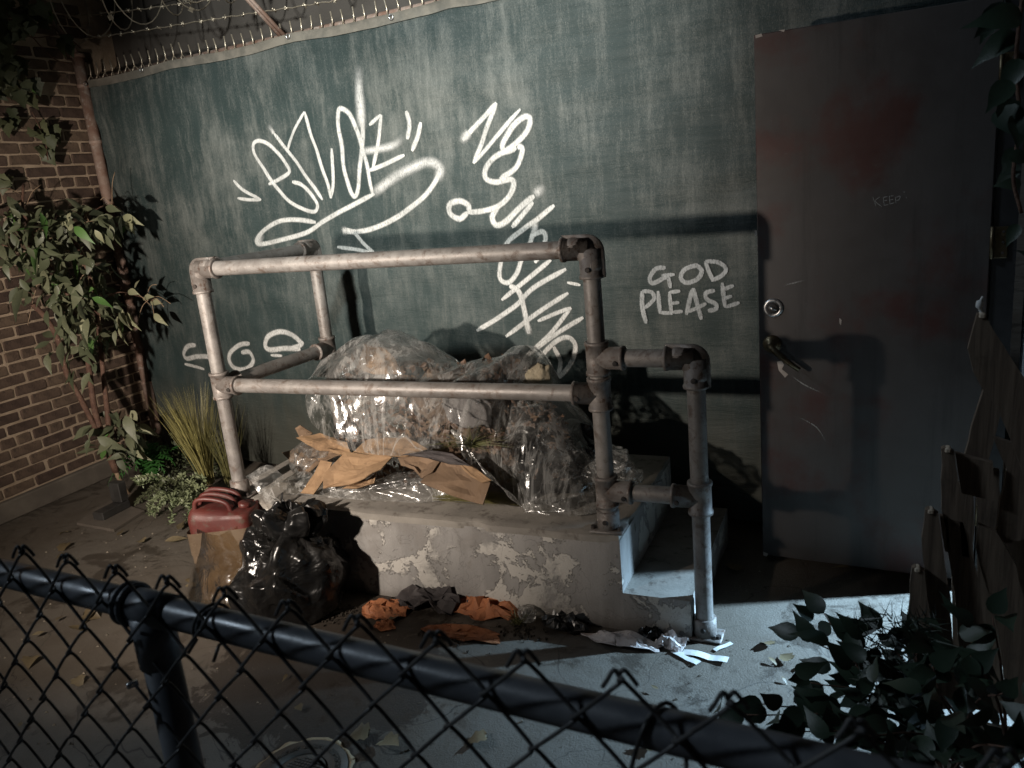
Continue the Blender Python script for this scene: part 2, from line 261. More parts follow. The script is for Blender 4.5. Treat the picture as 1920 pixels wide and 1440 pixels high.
class MB:
    def __init__(s): s.v = []; s.f = []
    def add(s, v, f):
        b = len(s.v); s.v += [Vector(q) for q in v]; s.f += [tuple(i+b for i in q) for q in f]; return s
    def box(s, lo, hi, u=Vector((1, 0, 0)), w=Vector((0, 1, 0)), o=Vector((0, 0, 0)), bev=0.):
        (x0, y0, z0), (x1, y1, z1) = lo, hi
        if bev <= 0:
            P = [(x, y, z) for z in (z0, z1) for x, y in ((x0, y0), (x1, y0), (x1, y1), (x0, y1))]
            Q = [(3, 2, 1, 0), (4, 5, 6, 7), (0, 1, 5, 4), (1, 2, 6, 5), (2, 3, 7, 6), (3, 0, 4, 7)]
        else:
            P = []; B = bev; ring = lambda z, i: [(x0+B+i, y0+i, z), (x1-B-i, y0+i, z), (x1-i, y0+B+i, z), (x1-i, y1-B-i, z), (x1-B-i, y1-i, z), (x0+B+i, y1-i, z), (x0+i, y1-B-i, z), (x0+i, y0+B+i, z)]
            for z, i in ((z0, B), (z0+B, 0), (z1-B, 0), (z1, B)): P += ring(z, i)
            Q = [tuple(range(7, -1, -1)), tuple(range(24, 32))] + [(r*8+j, r*8+(j+1) % 8, r*8+8+(j+1) % 8, r*8+8+j) for r in range(3) for j in range(8)]
        return s.add([o+u*x+w*y+Vector((0, 0, 1))*z for x, y, z in P], Q)
    def tube(s, pts, r, n=12, cap=True, closed=False):
        pts = [Vector(q) for q in pts]; N = len(pts); rr = r if isinstance(r, (list, tuple)) else [r]*N
        prev = None; rings = []
        for i, q in enumerate(pts):
            a = pts[i-1] if i else (pts[-1] if closed else pts[0]); b = pts[i+1] if i < N-1 else (pts[0] if closed else pts[-1])
            tg = (b-a).normalized()
            if prev is None: nn = tg.orthogonal().normalized()
            else: nn = (prev-tg*prev.dot(tg)); nn = nn.normalized() if nn.length > 1e-6 else tg.orthogonal().normalized()
            prev = nn; bb = tg.cross(nn); rings.append([q+(nn*math.cos(2*math.pi*j/n)+bb*math.sin(2*math.pi*j/n))*rr[i] for j in range(n)])
        v = [x for R in rings for x in R]; f = [(i*n+j, i*n+(j+1) % n, (i+1)*n+(j+1) % n, (i+1)*n+j) for i in range(N-1) for j in range(n)]
        if cap and not closed: f += [tuple(range(n-1, -1, -1)), tuple((N-1)*n+j for j in range(n))]
        return s.add(v, f)
    def prism(s, poly, nrm, th):
        nrm = Vector(nrm); n = len(poly); v = [Vector(q) for q in poly]+[Vector(q)+nrm*th for q in poly]
        return s.add(v, [tuple(range(n)), tuple(range(2*n-1, n-1, -1))]+[(i, i+n, (i+1) % n+n, (i+1) % n) for i in range(n)])
    def grid(s, P):
        h, w_ = len(P), len(P[0]); return s.add([q for R in P for q in R], [(i*w_+j, i*w_+j+1, (i+1)*w_+j+1, (i+1)*w_+j) for i in range(h-1) for j in range(w_-1)])
    def mesh(s, name, mat, smooth=False): return mesh(name, s.v, s.f, mat, smooth)
    def obj(s, name, mat, parent=None, smooth=False): return link(name, s.mesh(name, mat, smooth), parent)
def catmull(P, k=6):
    P = [Vector(q) for q in P]
    if len(P) < 3: return [P[0].lerp(P[-1], i/k) for i in range(k+1)]
    Q = [P[0]*2-P[1]]+P+[P[-1]*2-P[-2]]; o = []
    for i in range(1, len(Q)-2):
        a, b, c_, d_ = Q[i-1:i+3]
        for j in range(k):
            t_ = j/k; o.append(.5*((2*b)+(c_-a)*t_+(2*a-5*b+4*c_-d_)*t_*t_+(3*b-a-3*c_+d_)*t_**3))
    o.append(P[-1]); return o
def tri(x): x = x % 1.; return 1-abs(2*x-1)
def nz(x, y, z=0): return noise.noise(Vector((x, y, z)))
class Crumple:                       # creases: folded triangle waves along random directions, bent by noise
    def __init__(s, seed, freqs, amp):
        r = random.Random(seed); s.w = []
        for fq in freqs:
            dv = Vector((r.gauss(0, 1), r.gauss(0, 1), r.gauss(0, 1))).normalized(); s.w.append((dv, fq, r.random(), amp/(fq**.75)))
    def __call__(s, p):
        wv = noise.noise_vector(p*4)*.05; q = p+wv
        return sum(a*(tri(q.dot(dv)*fq+ph)-.5) for dv, fq, ph, a in s.w)
# ================================================================== SETTING
N = 60
gb = MB(); gb.add([(-60, -60, 0), (60, -60, 0), (60, 60, 0), (-60, 60, 0)], [(0, 1, 2, 3)])
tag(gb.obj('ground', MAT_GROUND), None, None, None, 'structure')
# brick wall, left, runs away from the camera
BX = -4.46
bw = thing('brick_wall', (BX, 3.1, 0), 'brown brick wall with pale mortar and a rendered plinth, left of the green tarp', 'wall')
MB().box((BX-.30, .9, 0), (BX-.012, 6.0, 4.2)).obj('mortar_bed', MAT_MORTAR, bw)
MB().box((BX-.011, 1.2, 0), (BX+.035, 3.80, .115), bev=.008).obj('plinth', MAT_PLINTH, bw)
def brickmesh(L, seed):
    r = random.Random(seed); m = MB().box((-.02, -L/2, -.0285), (.02, L/2, .0285), bev=.006)
    for q in m.v: q += Vector((r.uniform(-.003, .003), r.uniform(-.0025, .0025), r.uniform(-.0022, .0022)))
    return m.mesh('brick', MAT_BRICK)
LONG = [brickmesh(.192, i) for i in range(7)]; SHORT = [brickmesh(.090, 20+i) for i in range(5)]
zc = .15; row = 0; cnt = 0
while zc < 2.95 and cnt < 296:
    hdr = row % 7 == 4; L = .101 if hdr else .203; y = 2.42+(L/2 if row % 2 else 0)+rnd.uniform(-.015, .015)
    ymin = 2.52 + .30*max(0, (zc-.2))/2.0
    while y < 3.93:
        if y > ymin and (zc < 2.3 or rnd.random() < .85):
            link('brick', rnd.choice(SHORT if hdr else LONG), bw, Matrix.Translation((BX-.026+rnd.uniform(-.003, .003), y+rnd.uniform(-.004, .004), zc+rnd.uniform(-.002, .002))) @ Matrix.Rotation(rnd.uniform(-.02, .02), 4, 'X')); cnt += 1
        y += L
    zc += .0672; row += 1
# dark wall of the building behind the fence
bk = thing('building_wall', (-2, 4.3, 0), 'plain dark grey building wall rising behind the razor wire fence', 'wall')
m = MB(); m.box((-.2, .0, 0), (4.86, .2, 6), FU, -FN, FP+Vector((0, 0, 0))+(-FN)*.30); m.obj('wall_face', MAT_BACKWALL, bk)
for i, hz_ in enumerate((2.2, 2.82, 3.44)):
    MB().box((-.2, -.008, hz_), (4.86, -.001, hz_+.02), FU, -FN, FP+(-FN)*.30).obj('panel_joint', MAT_BACKWALL, bk)
# ================================================================== CHAIN LINK FENCE WITH TARP
ZT = 2.425
fe = thing('chain_link_fence', FP, 'tall rusty chain link fence holding up the green tarp', 'fence')
pb = FP+FN*.02+FU*-.01
MB().tube([pb+Vector((0, 0, 0)), pb+Vector((0, 0, ZT+.13))], .034, 16).obj('corner_post', MAT_RUST, fe, True)
for z_ in (.5, 1.35, 2.05, 2.38): MB().tube([pb+Vector((0, 0, z_)), pb+Vector((0, 0, z_+.022))], .039, 16).obj('tension_band', MAT_RUST, fe, True)
MB().tube([pb+Vector((0, 0, ZT+.13)), pb+Vector((0, 0, ZT+.15))], .040, 16).obj('post_cap', MAT_RUST, fe, True)
MB().tube([pb+Vector((0, 0, ZT+.12)), pb+Vector((-.02, 0, ZT+.20)), pb+FN*.20+Vector((-.05, 0, ZT+.47))], .017, 8).obj('wire_arm', MAT_RUST, fe, True)
MB().tube([FP+Vector((0, 0, ZT-.005))-FN*.03, FP+FU*4.86+Vector((0, 0, ZT-.005))-FN*.03], .021, 12).obj('top_rail', MAT_RUST, fe, True)
p1 = on_plane(528, 60, FP, FN); p0 = on_plane(478, -25, FP, FN)
for dx in (0, .018): MB().tube([p1+FU*dx*1.4-Vector((0, 0, .03)), p0+FN*.16+FU*dx], .011, 8).obj('wire_arm', MAT_RUST, fe, True)
ym = MB(); ym.tube([(0, 0, .0), (0, .004, .028), (0, -.002, .072)], .0042, 6); ym.tube([(-.034, 0, -.040), (-.004, 0, .004)], .0030, 6); ym.tube([(.034, 0, -.040), (.004, 0, .004)], .0030, 6)
YM = ym.mesh('wire_end', MAT_WIRE, True)
for i in range(46):
    s_ = .055+i*.068; link('wire_end', YM, fe, Matrix.Translation(FP+FU*s_+FN*.006+Vector((0, 0, ZT+(.012 if i < 13 else -.012)+rnd.uniform(-.004, .004)))) @ Matrix.Rotation(rnd.uniform(-.35, .35), 4, 'Z') @ Matrix.Rotation(rnd.uniform(-.12, .12), 4, 'Y'))
# tarp surface
TCR = Crumple(5, [1.1, 1.9, 2.7, 4.1, 5.3, 7.1], .019)
def tarp_d(s, z):
    d_ = .030 + .010*nz(s*.9, z*.8, 3) + .009*nz(s*2.2, z*7, 8)+.004*nz(s*9, z*3, 2) + TCR(Vector((s*.8, 0, z*1.6)))*.55
    d_ += .010*math.exp(-((z-.95)/.35)**2)*nz(s*3.5+z*3, z*2.5, 5)
    d_ += .006*math.exp(-((z-2.3)/.12)**2)*math.sin(s*8.2+1)
    return d_
def tarp_p(s, z, off=0.): return FP+FU*s+Vector((0, 0, z))+FN*(tarp_d(s, z)+off)
tp = thing('tarp', FP+FU*2.4+FN*.03, 'green tarp with white graffiti hung along the fence', 'tarp')
S0, S1 = .055, 4.85
def top_z(s): return ZT-.004-.012*abs(math.sin(s*3.4+.4))
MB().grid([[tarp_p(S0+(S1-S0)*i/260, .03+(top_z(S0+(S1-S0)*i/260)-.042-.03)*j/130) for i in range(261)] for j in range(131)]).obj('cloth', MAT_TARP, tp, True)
MB().grid([[tarp_p(S0+(S1-S0)*i/260, top_z(S0+(S1-S0)*i/260)-.044+.044*j/6+.004*nz(i*.13, 1)*(j == 0), .004+.003*(j in (0, 6))) for i in range(261)] for j in range(7)]).obj('hem', MAT_HEM, tp, True)
gm = MB(); gm.tube([(.011*math.cos(a*math.pi/6), 0, .011*math.sin(a*math.pi/6)) for a in range(12)], .0035, 6, closed=True)
v0 = len(gm.v); GM = mesh('grommet', gm.v, gm.f+[(11*6+j, 11*6+(j+1) % 6, (j+1) % 6, j) for j in range(6)], MAT_STEEL, True)
for px, py in ((170, 158), (276, 132), (552, 70), (742, 34)):
    s_, z_ = fence_sz(px, py); link('grommet', GM, tp, Matrix.Translation(tarp_p(s_, z_, .009)))
# graffiti strokes: pixel polylines laid onto the tarp
def stroke(mb, uvs, pts, wpx, off, sz, place, mpp=.0032, k=7, fade=(.0, .0), jit=.06):
    P = catmull([Vector((*sz(*q), 0)) for q in pts], k); n = len(P); hw = wpx*mpp/2
    for i, q in enumerate(P):
        tg = (P[min(i+1, n-1)]-P[max(i-1, 0)]).normalized(); nn = Vector((-tg.y, tg.x, 0)); e = 1.
        if fade[0] and i < n*fade[0]: e = i/(n*fade[0])
        if fade[1] and i > n*(1-fade[1]): e = (n-1-i)/(n*fade[1])
        rr = hw*(1+jit*nz(i*.35, pts[0][0]))*(.55+.45*min(1, min(i, n-1-i)/1.5) if not (fade[0] or fade[1]) else 1)
        for j in range(5):
            u = j/4; w_ = q+nn*(rr*(2*u-1)); mb.v.append(place(w_.x, w_.y, off+.0012*i/n)); uvs.append((u, e))
    b0 = len(mb.v)-5*n
    for i in range(n-1):
        for j in range(4): mb.f.append((b0+i*5+j, b0+i*5+j+1, b0+i*5+j+6, b0+i*5+j+5))
def lettering(name, strokes, mat, parent, sz, place, label, base=.004, split=False):
    for grp in ([[q] for q in strokes] if split else [strokes]):
        mb = MB(); uv = []
        for i, st_ in enumerate(grp): stroke(mb, uv, st_[0], st_[1], base+.0005*(i % 7), sz, place, **(st_[2] if len(st_) > 2 else {}))
        me = mb.mesh(name, mat, True); ul = me.uv_layers.new(name='UVMap')
        for lp in me.loops: ul.data[lp.index].uv = uv[lp.vertex_index]
        o = link(name, me, parent)
        if not split: o['label'] = label
def cr2(x0, y0, s): return lambda L: [(x0+a/s, y0+b/s) for a, b in L]
A = cr2(420, 100, 3.6)
big = [(A(q), w_) for q, w_ in (
 ([(95, 855), (170, 925), (280, 985)], 8), ([(278, 985), (200, 985), (125, 975)], 8),
 ([(330, 882), (400, 845), (462, 800), (440, 745), (395, 680), (320, 610), (255, 590), (225, 620), (245, 700), (330, 835), (430, 960), (540, 1035), (640, 1065), (665, 1020), (620, 950), (550, 885), (485, 865)], 9),
 ([(360, 540), (450, 650), (580, 830), (700, 985)], 9), ([(455, 655), (500, 520), (565, 395)], 7.5), ([(565, 395), (620, 560), (690, 760), (755, 975)], 9), ([(755, 975), (766, 820), (755, 640)], 9),
 ([(962, 650), (930, 540), (880, 420), (820, 375), (795, 400), (810, 560), (845, 800), (880, 930), (910, 962), (935, 890), (955, 700), (962, 520), (950, 400)], 10.5),
 ([(960, 640), (1005, 790), (1030, 955)], 9), ([(1005, 485), (1085, 415)], 8.5), ([(1090, 415), (1065, 600), (1035, 770)], 9.5), ([(1010, 790), (1120, 745), (1245, 685)], 9.5),
 ([(1262, 390), (1285, 480), (1272, 580)], 11), ([(1365, 465), (1345, 560), (1298, 660)], 10.5),
 ([(655, 1135), (520, 1120), (400, 1130), (300, 1190), (250, 1262), (290, 1282), (450, 1245), (600, 1200), (720, 1120), (850, 1045), (1040, 945)], 10.5),
 ([(1490, 800), (1440, 890), (1350, 990), (1200, 1100), (1040, 1175), (920, 1200), (840, 1195)], 11),
 ([(850, 1185), (900, 1200), (970, 1275), (1048, 1345)], 9), ([(1045, 1345), (930, 1318), (805, 1300)], 8.5))]
lettering('spray_lettering', big, MAT_SPRAY, tp, fence_sz, tarp_p, 'large white sprayed tag with a looping underline')
lettering('spray_overspray', [(A([(960, 520), (945, 300), (930, 70)]), 24, dict(fade=(.1, .35))), (A([(975, 660), (1100, 640), (1190, 612), (1250, 560)]), 17, dict(fade=(0, .45))),
  (A([(1020, 955), (1120, 880), (1200, 825), (1350, 748), (1440, 735), (1495, 780), (1470, 860)]), 22, dict(fade=(.1, .1))), (A([(360, 540), (330, 480)]), 12, dict(fade=(0, .8))), (A([(300, 1210), (260, 1265), (300, 1275)]), 20, dict(fade=(.3, .3))), (A([(830, 1195), (870, 1190)]), 18, dict(fade=(.3, .3)))],
  MAT_SOFT, tp, fence_sz, tarp_p, 'soft dusty strokes of the large tag', .0075, True)
B = cr2(820, 160, 2.571)
no = [(B(q), w_) for q, w_ in (
 ([(140, 265), (230, 165), (302, 85)], 10), ([(302, 85), (250, 220), (195, 375)], 10), ([(195, 375), (290, 260), (420, 115)], 8.5),
 ([(395, 300), (345, 318), (330, 285), (380, 200), (440, 152), (465, 165), (448, 220), (390, 282), (345, 315)], 11),
 ([(400, 292), (425, 310), (395, 395), (320, 450)], 11), ([(390, 298), (300, 340), (252, 400), (252, 448), (300, 465), (370, 452), (385, 480), (360, 535), (310, 580), (240, 602), (165, 610)], 11),
 ([(165, 610), (125, 640), (82, 615), (85, 570), (130, 555), (168, 575), (172, 605)], 12),
 ([(310, 578), (280, 632), (300, 672), (350, 650), (420, 580), (480, 530)], 12), ([(375, 682), (425, 625), (475, 560)], 10),
 ([(580, 575), (500, 640), (430, 690), (350, 760), (320, 870), (320, 930), (360, 945), (400, 900), (430, 820), (470, 740)], 10),
 ([(490, 670), (470, 730), (460, 790)], 10), ([(470, 720), (520, 702), (537, 735), (520, 790), (490, 850)], 10),
 ([(565, 835), (450, 930), (325, 1030)], 9.5), ([(365, 960), (410, 990), (440, 1090), (457, 1190)], 12), ([(635, 880), (480, 970), (400, 1050), (300, 1120), (210, 1175)], 10),
 ([(645, 995), (500, 1090), (345, 1205)], 9.5), ([(500, 1130), (580, 1095), (660, 1065)], 8), ([(660, 1065), (560, 1190), (430, 1308)], 9), ([(430, 1308), (590, 1190), (720, 1110)], 9.5), ([(640, 945), (705, 957)], 6.5),
 ([(580, 1250), (610, 1320), (600, 1395), (660, 1330), (682, 1250), (650, 1207), (590, 1225), (520, 1300), (500, 1370), (520, 1420), (570, 1425)], 10))]
lettering('spray_lettering', no, MAT_SPRAY, tp, fence_sz, tarp_p, 'white sprayed words running diagonally down the tarp')
lettering('spray_overspray', [(B([(480, 530), (535, 478)]), 20, dict(fade=(.2, .6))), (B([(130, 275), (175, 225)]), 18, dict(fade=(.5, .2))), (B([(785, 1010), (797, 1085)]), 15, dict(fade=(.4, .4))), (B([(450, 1140), (460, 1200)]), 17, dict(fade=(.3, .5))), (B([(490, 640), (480, 700)]), 15, dict(fade=(.5, .2)))], MAT_SOFT, tp, fence_sz, tarp_p, 'soft dusty ends of the diagonal words', .0075, True)
gp = [(B(q), w_) for q, w_ in (
 ([(1112, 873), (1065, 880), (1037, 922), (1050, 948), (1100, 925), (1128, 905)], 7.5), ([(1092, 912), (1155, 906)], 6.5), ([(1120, 905), (1135, 972)], 7),
 ([(1250, 862), (1200, 885), (1185, 925), (1215, 946), (1265, 927), (1285, 890), (1262, 865), (1235, 868)], 7.5),
 ([(1302, 842), (1318, 890), (1338, 932)], 7), ([(1302, 842), (1365, 848), (1400, 878), (1380, 912), (1330, 936)], 7),
 ([(1000, 985), (1003, 1060), (1021, 1140)], 8), ([(1000, 985), (1045, 992), (1055, 1025), (1012, 1068)], 7), ([(1075, 985), (1085, 1092)], 7.5), ([(1080, 1088), (1140, 1092)], 6.5),
 ([(1130, 990), (1140, 1100)], 7), ([(1128, 992), (1182, 985)], 6.5), ([(1138, 1045), (1178, 1040)], 6), ([(1142, 1088), (1195, 1082)], 6.5),
 ([(1210, 1100), (1225, 1030), (1243, 972)], 7.5), ([(1243, 972), (1262, 1050), (1283, 1122)], 7.5), ([(1212, 1085), (1260, 1068), (1305, 1045)], 6.5),
 ([(1348, 982), (1305, 995), (1308, 1025), (1350, 1048), (1350, 1072), (1312, 1082)], 7.5), ([(1383, 945), (1396, 1065)], 7.5), ([(1385, 978), (1440, 958)], 6.5), ([(1390, 1022), (1432, 1008)], 6), ([(1396, 1064), (1466, 1040)], 6.5))]
lettering('brush_lettering', gp, MAT_BRUSH, tp, fence_sz, tarp_p, 'hand painted words GOD PLEASE')
Cc = cr2(300, 430, 2.717)
lo = [(Cc(q), w_) for q, w_ in (
 ([(212, 580), (165, 590), (142, 625), (160, 652), (215, 640), (280, 642), (330, 668), (335, 710), (300, 722)], 13), ([(145, 680), (190, 690), (250, 705)], 9),
 ([(478, 575), (420, 585), (375, 630), (382, 685), (425, 708), (475, 695), (500, 655), (478, 618), (432, 622)], 12),
 ([(755, 578), (700, 532), (630, 515), (575, 540), (562, 585), (590, 605), (660, 598), (740, 602)], 13), ([(755, 565), (735, 585), (690, 600)], 12), ([(592, 632), (650, 635)], 8), ([(720, 645), (785, 655)], 13))]
lettering('spray_lettering', lo, MAT_SPRAY, tp, fence_sz, tarp_p, 'fat white sprayed loops near the bottom of the tarp')
# barbed wire strands and razor coils over the fence
def barbed(label, pts):
    P = catmull([on_plane(x, y, FP+FN*.06, FN) for x, y in pts], 14); o = thing('barbed_wire', P[0], label, 'wire')
    MB().tube([q+Vector((0, 0, .003*math.sin(i*2.1))) for i, q in enumerate(P)], .0032, 6, False).obj('strand', MAT_WIRE, o, True)
    ln = 0; nxt = .05; bm = MB()
    for a, b_ in zip(P, P[1:]):
        ln += (b_-a).length
        if ln > nxt:
            nxt += .105
            for q in range(3):
                dv = Vector((rnd.uniform(-.5, .5), rnd.uniform(-1, 1), rnd.uniform(-1, 1))).normalized()*.014; bm.tube([a-dv, a+dv], .0026, 5)
            bm.tube([a-FU*.009, a+FU*.009], .0055, 6)
    tag(bm.obj('barbs', MAT_WIRE, o, True), None, None, None, 'stuff')
barbed('upper barbed wire strand above the razor coils', [(100, 34), (240, 20), (390, 0), (520, -22)])
barbed('lower barbed wire strand just above the fence top', [(156, 73), (250, 60), (400, 36), (560, 12), (720, -14)])
def razor(label, s0, s1, zc_, R, pitch, ph, offn, seed):
    r = random.Random(seed); o = thing('razor_wire_coil', FP+FU*s0+FN*offn+Vector((0, 0, zc_)), label, 'wire'); P = []; n = int((s1-s0)/pitch*30)
    for i in range(n):
        a = 2*math.pi*i/30+ph; w_ = 1+.13*nz(i*.045, seed)
        P.append(FP+FU*(s0+(s1-s0)*i/n+.03*nz(i*.05, 7+seed))+FN*(offn+R*.55*w_*math.cos(a))+Vector((0, 0, zc_+R*w_*math.sin(a)))+FU*.10*math.sin(a*.5+1))
    MB().tube(P, .0036, 6, False).obj('core_wire', MAT_WIRE, o, True); bm = MB()
    for i in range(3, n-2, 11):
        tg = (P[i+1]-P[i]).normalized(); up = tg.orthogonal().normalized()
        for sg in (-1, 1): bm.add([P[i]-tg*.011, P[i]+tg*.011, P[i]+tg*.016+up*.013*sg, P[i]-tg*.016+up*.013*sg], [(0, 1, 2, 3)])
    tag(bm.obj('blades', MAT_WIRE, o), None, None, None, 'stuff')
razor('loose razor wire coil above the left half of the tarp', -.30, 1.65, 2.99, .36, .21, .4, .06, 1)
razor('razor wire coil with wider loops, further along the fence', 1.05, 3.1, 2.95, .30, .27, 2.1, .10, 2)
# ================================================================== PLATFORM WITH STEP
XL, XM, XR, YF, YB, ZP, ZS = -2.62, -.795, -.555, 2.50, 3.30, .375, .15
pl = thing('concrete_platform', (-1.6, 2.9, 0), 'rendered concrete platform with one low step at its right end', 'platform')
def facegrid(o, u, v, lu, lv, nu, nv, nrm, seed, amp=.004):
    return [[o+u*(lu*i/nu)+v*(lv*j/nv)+nrm*(amp*nz(i*lu/nu*6, j*lv/nv*6, seed) if 0 < i < nu and 0 < j < nv else 0) for i in range(nu+1)] for j in range(nv+1)]
X_, Y_, Z_ = Vector((1, 0, 0)), Vector((0, 1, 0)), Vector((0, 0, 1))
m = MB()
m.grid(facegrid(Vector((XL, YF, -.02)), X_, Z_, XM-XL, ZP+.02-.022, 90, 20, -Y_, 1)); m.grid(facegrid(Vector((XM, YF, -.02)), X_, Z_, XR-XM, ZS+.02, 14, 10, -Y_, 2))
m.grid(facegrid(Vector((XM, YF, ZS)), Y_, Z_, YB-YF, ZP-ZS-.022, 40, 12, X_, 3, .005)); m.grid(facegrid(Vector((XR, YF, -.02)), Y_, Z_, YB-YF, ZS+.02, 40, 10, X_, 4, .005))
m.add([(XL, YF, -.02), (XL, YB, -.02), (XL, YB, ZP), (XL, YF, ZP)], [(0, 1, 2, 3)]); m.add([(XL, YB, -.02), (XR, YB, -.02), (XR, YB, ZS), (XM, YB, ZS), (XM, YB, ZP), (XL, YB, ZP)], [(0, 1, 2, 3, 4, 5)])
m.obj('rendered_face', MAT_STUCCO, pl, True)
m = MB(); m.grid(facegrid(Vector((XM, YF, ZS)), X_, Y_, XR-XM, YB-YF, 16, 40, Z_, 6, .004)); m.obj('step_tread', MAT_SLAB, pl, True)
m = MB(); tops = []
for j in range(41):
    R_ = []
    for i in range(121):
        x = XL+(XM-XL)*i/120; y = YF-.006+(YB-YF+.006)*j/40; e = 0
        ch = max(0, nz(x*7, 3.1)-.12)*.035 if j == 0 else 0
        R_.append(Vector((x-(.012*max(0, nz(y*9, 1.7)) if i == 120 else 0), y+ch, ZP+.003*nz(x*5, y*5)-(.006 if j == 0 else 0)-(.004 if i == 120 else 0))))
    tops.append(R_)
m.grid(tops); m.grid([[q-Vector((0, 0, .026)) for q in tops[0]], tops[0]]); m.grid([[R_[-1]-Vector((0, 0, .026)) for R_ in tops], [R_[-1] for R_ in tops]])
m.obj('top_slab', MAT_SLAB, pl, True)
# scuffed bare patch along the top edge
# ================================================================== PIPE RAILING
ra = thing('pipe_railing', (-1.6, 2.55, 0), 'galvanised pipe handrail stepping down at the right end of the platform', 'railing')
RP = .0300; YR = 2.535; XA, XB_, XC = -2.52, -.842, -.515; ZU, ZL_, ZS1, ZS2 = 1.372, .880, 1.005, .525; XD, YD = -2.465, 3.225
def pipe(a, b_): 
    a, b_ = Vector(a), Vector(b_); n = max(2, int((b_-a).length/.05)); MB().tube([a.lerp(b_, i/n) for i in range(n+1)], RP, 20).obj('pipe', MAT_PIPE, ra, True)
pipe((XA, YR, ZP), (XA, YR, ZU-.03)); pipe((XB_, YR, ZP), (XB_, YR, ZU-.03)); pipe((XC, YR, 0), (XC, YR, ZS1-.03)); pipe((XD, YD, ZP), (XD, YD, ZU-.03))
pipe((XA+.03, YR, ZU), (XB_-.03, YR, ZU)); pipe((XA+.03, YR, ZL_), (XB_-.03, YR, ZL_)); pipe((XB_+.03, YR, ZS1), (XC-.03, YR, ZS1)); pipe((XB_+.03, YR, ZS2), (XC-.03, YR, ZS2))
def lerp3(a, b_, t_): return Vector(a).lerp(Vector(b_), t_)
pipe(lerp3((XA, YR, ZU), (XD, YD, ZU), .05), lerp3((XA, YR, ZU), (XD, YD, ZU), .95)); pipe(lerp3((XA, YR, ZL_), (XD, YD, ZL_), .05), lerp3((XA, YR, ZL_), (XD, YD, ZL_), .95))
def lathe_dir(mb, o, dv, prof, n=22):
    dv = Vector(dv).normalized(); a = dv.orthogonal().normalized(); c_ = dv.cross(a); o = Vector(o); rows = []
    for h, r_ in prof: rows.append([o+dv*h+(a*math.cos(2*math.pi*j/n)+c_*math.sin(2*math.pi*j/n))*r_ for j in range(n)])
    v = [q for R_ in rows for q in R_]; f = [(i*n+j, i*n+(j+1) % n, (i+1)*n+(j+1) % n, (i+1)*n+j) for i in range(len(rows)-1) for j in range(n)]
    mb.add(v, f+[tuple(range(n-1, -1, -1)), tuple((len(rows)-1)*n+j for j in range(n))])
def screw(p, dv, par):
    mb = MB(); lathe_dir(mb, p, dv, [(0, .0085), (.006, .0085), (.0065, .007)], 12); mb.obj('set_screw', MAT_FITDARK, par, True)
RF = .0382
def collar(mb, o, dv, L, r_=RF): lathe_dir(mb, o, dv, [(0, r_), (L-.012, r_), (L-.011, r_+.0035), (L-.001, r_+.0035), (L, r_-.001), (L, RP+.001)])
def tee(p, run, arms, label=None):
    mb = MB(); p = Vector(p); run = Vector(run)
    lathe_dir(mb, p-run*.058, run, [(0, RP+.001), (0, RF), (.001, RF+.0035), (.012, RF+.0035), (.013, RF), (.103, RF), (.104, RF+.0035), (.115, RF+.0035), (.116, RF), (.116, RP+.001)])
    for d_ in arms: collar(mb, p, d_, .095)
    o = mb.obj('tee_fitting', MAT_FIT, ra, True)
    for d_ in arms: 
        d_ = Vector(d_).normalized(); screw(p+d_*.072+Vector((0, -1, -.25)).normalized()*(RF-.001), Vector((0, -1, -.25)), o)
    return o
def elbow(p, arms):
    mb = MB(); p = Vector(p)
    for d_ in arms: collar(mb, p, d_, .098)
    a, b_ = Vector(arms[0]).normalized(), Vector(arms[1]).normalized()
    cpt = p+(a+b_)*.034; path = [cpt-a*.058*math.cos(q)-b_*.058*math.sin(q) for q in [math.radians(x_) for x_ in range(-12, 103, 8)]]
    path = [q+(a+b_)*.020 for q in path]; mb.tube(path, RF-.001, 20)
    nn = a.cross(b_).normalized()
    poly = [p+(a+b_)*.020+(-a*math.cos(q)-b_*math.sin(q))*.056 for q in [math.radians(x_) for x_ in range(0, 91, 10)]]; poly = [p+b_*.095-a*.047]+poly[:0]+[p+(a+b_)*.012+(-a*math.cos(q)-b_*math.sin(q))*.0585 for q in [math.radians(x_) for x_ in range(0, 91, 10)]]+[p+a*.095-b_*.047, p]
    mb.prism([q-nn*.009 for q in poly], nn, .018)
    o = mb.obj('elbow_fitting', MAT_FIT, ra, True); screw(p+b_*.065+Vector((0, -1, 0))*(RF-.001), (0, -1, 0), o); return o
side = (Vector((XD, YD, 0))-Vector((XA, YR, 0))).normalized()
elbow((XA, YR, ZU), (X_, -Z_, side)); elbow((XB_, YR, ZU), (-X_, -Z_)); elbow((XC, YR, ZS1), (-X_, -Z_)); elbow((XD, YD, ZU), (-side, -Z_))
tee((XA, YR, ZL_), Z_, (X_, side)); tee((XB_, YR, ZL_), Z_, (-X_,)); tee((XB_, YR, ZS1), Z_, (X_,)); tee((XB_, YR, ZS2), Z_, (X_,)); tee((XC, YR, ZS2), Z_, (-X_,)); tee((XD, YD, ZL_), Z_, (-side,))
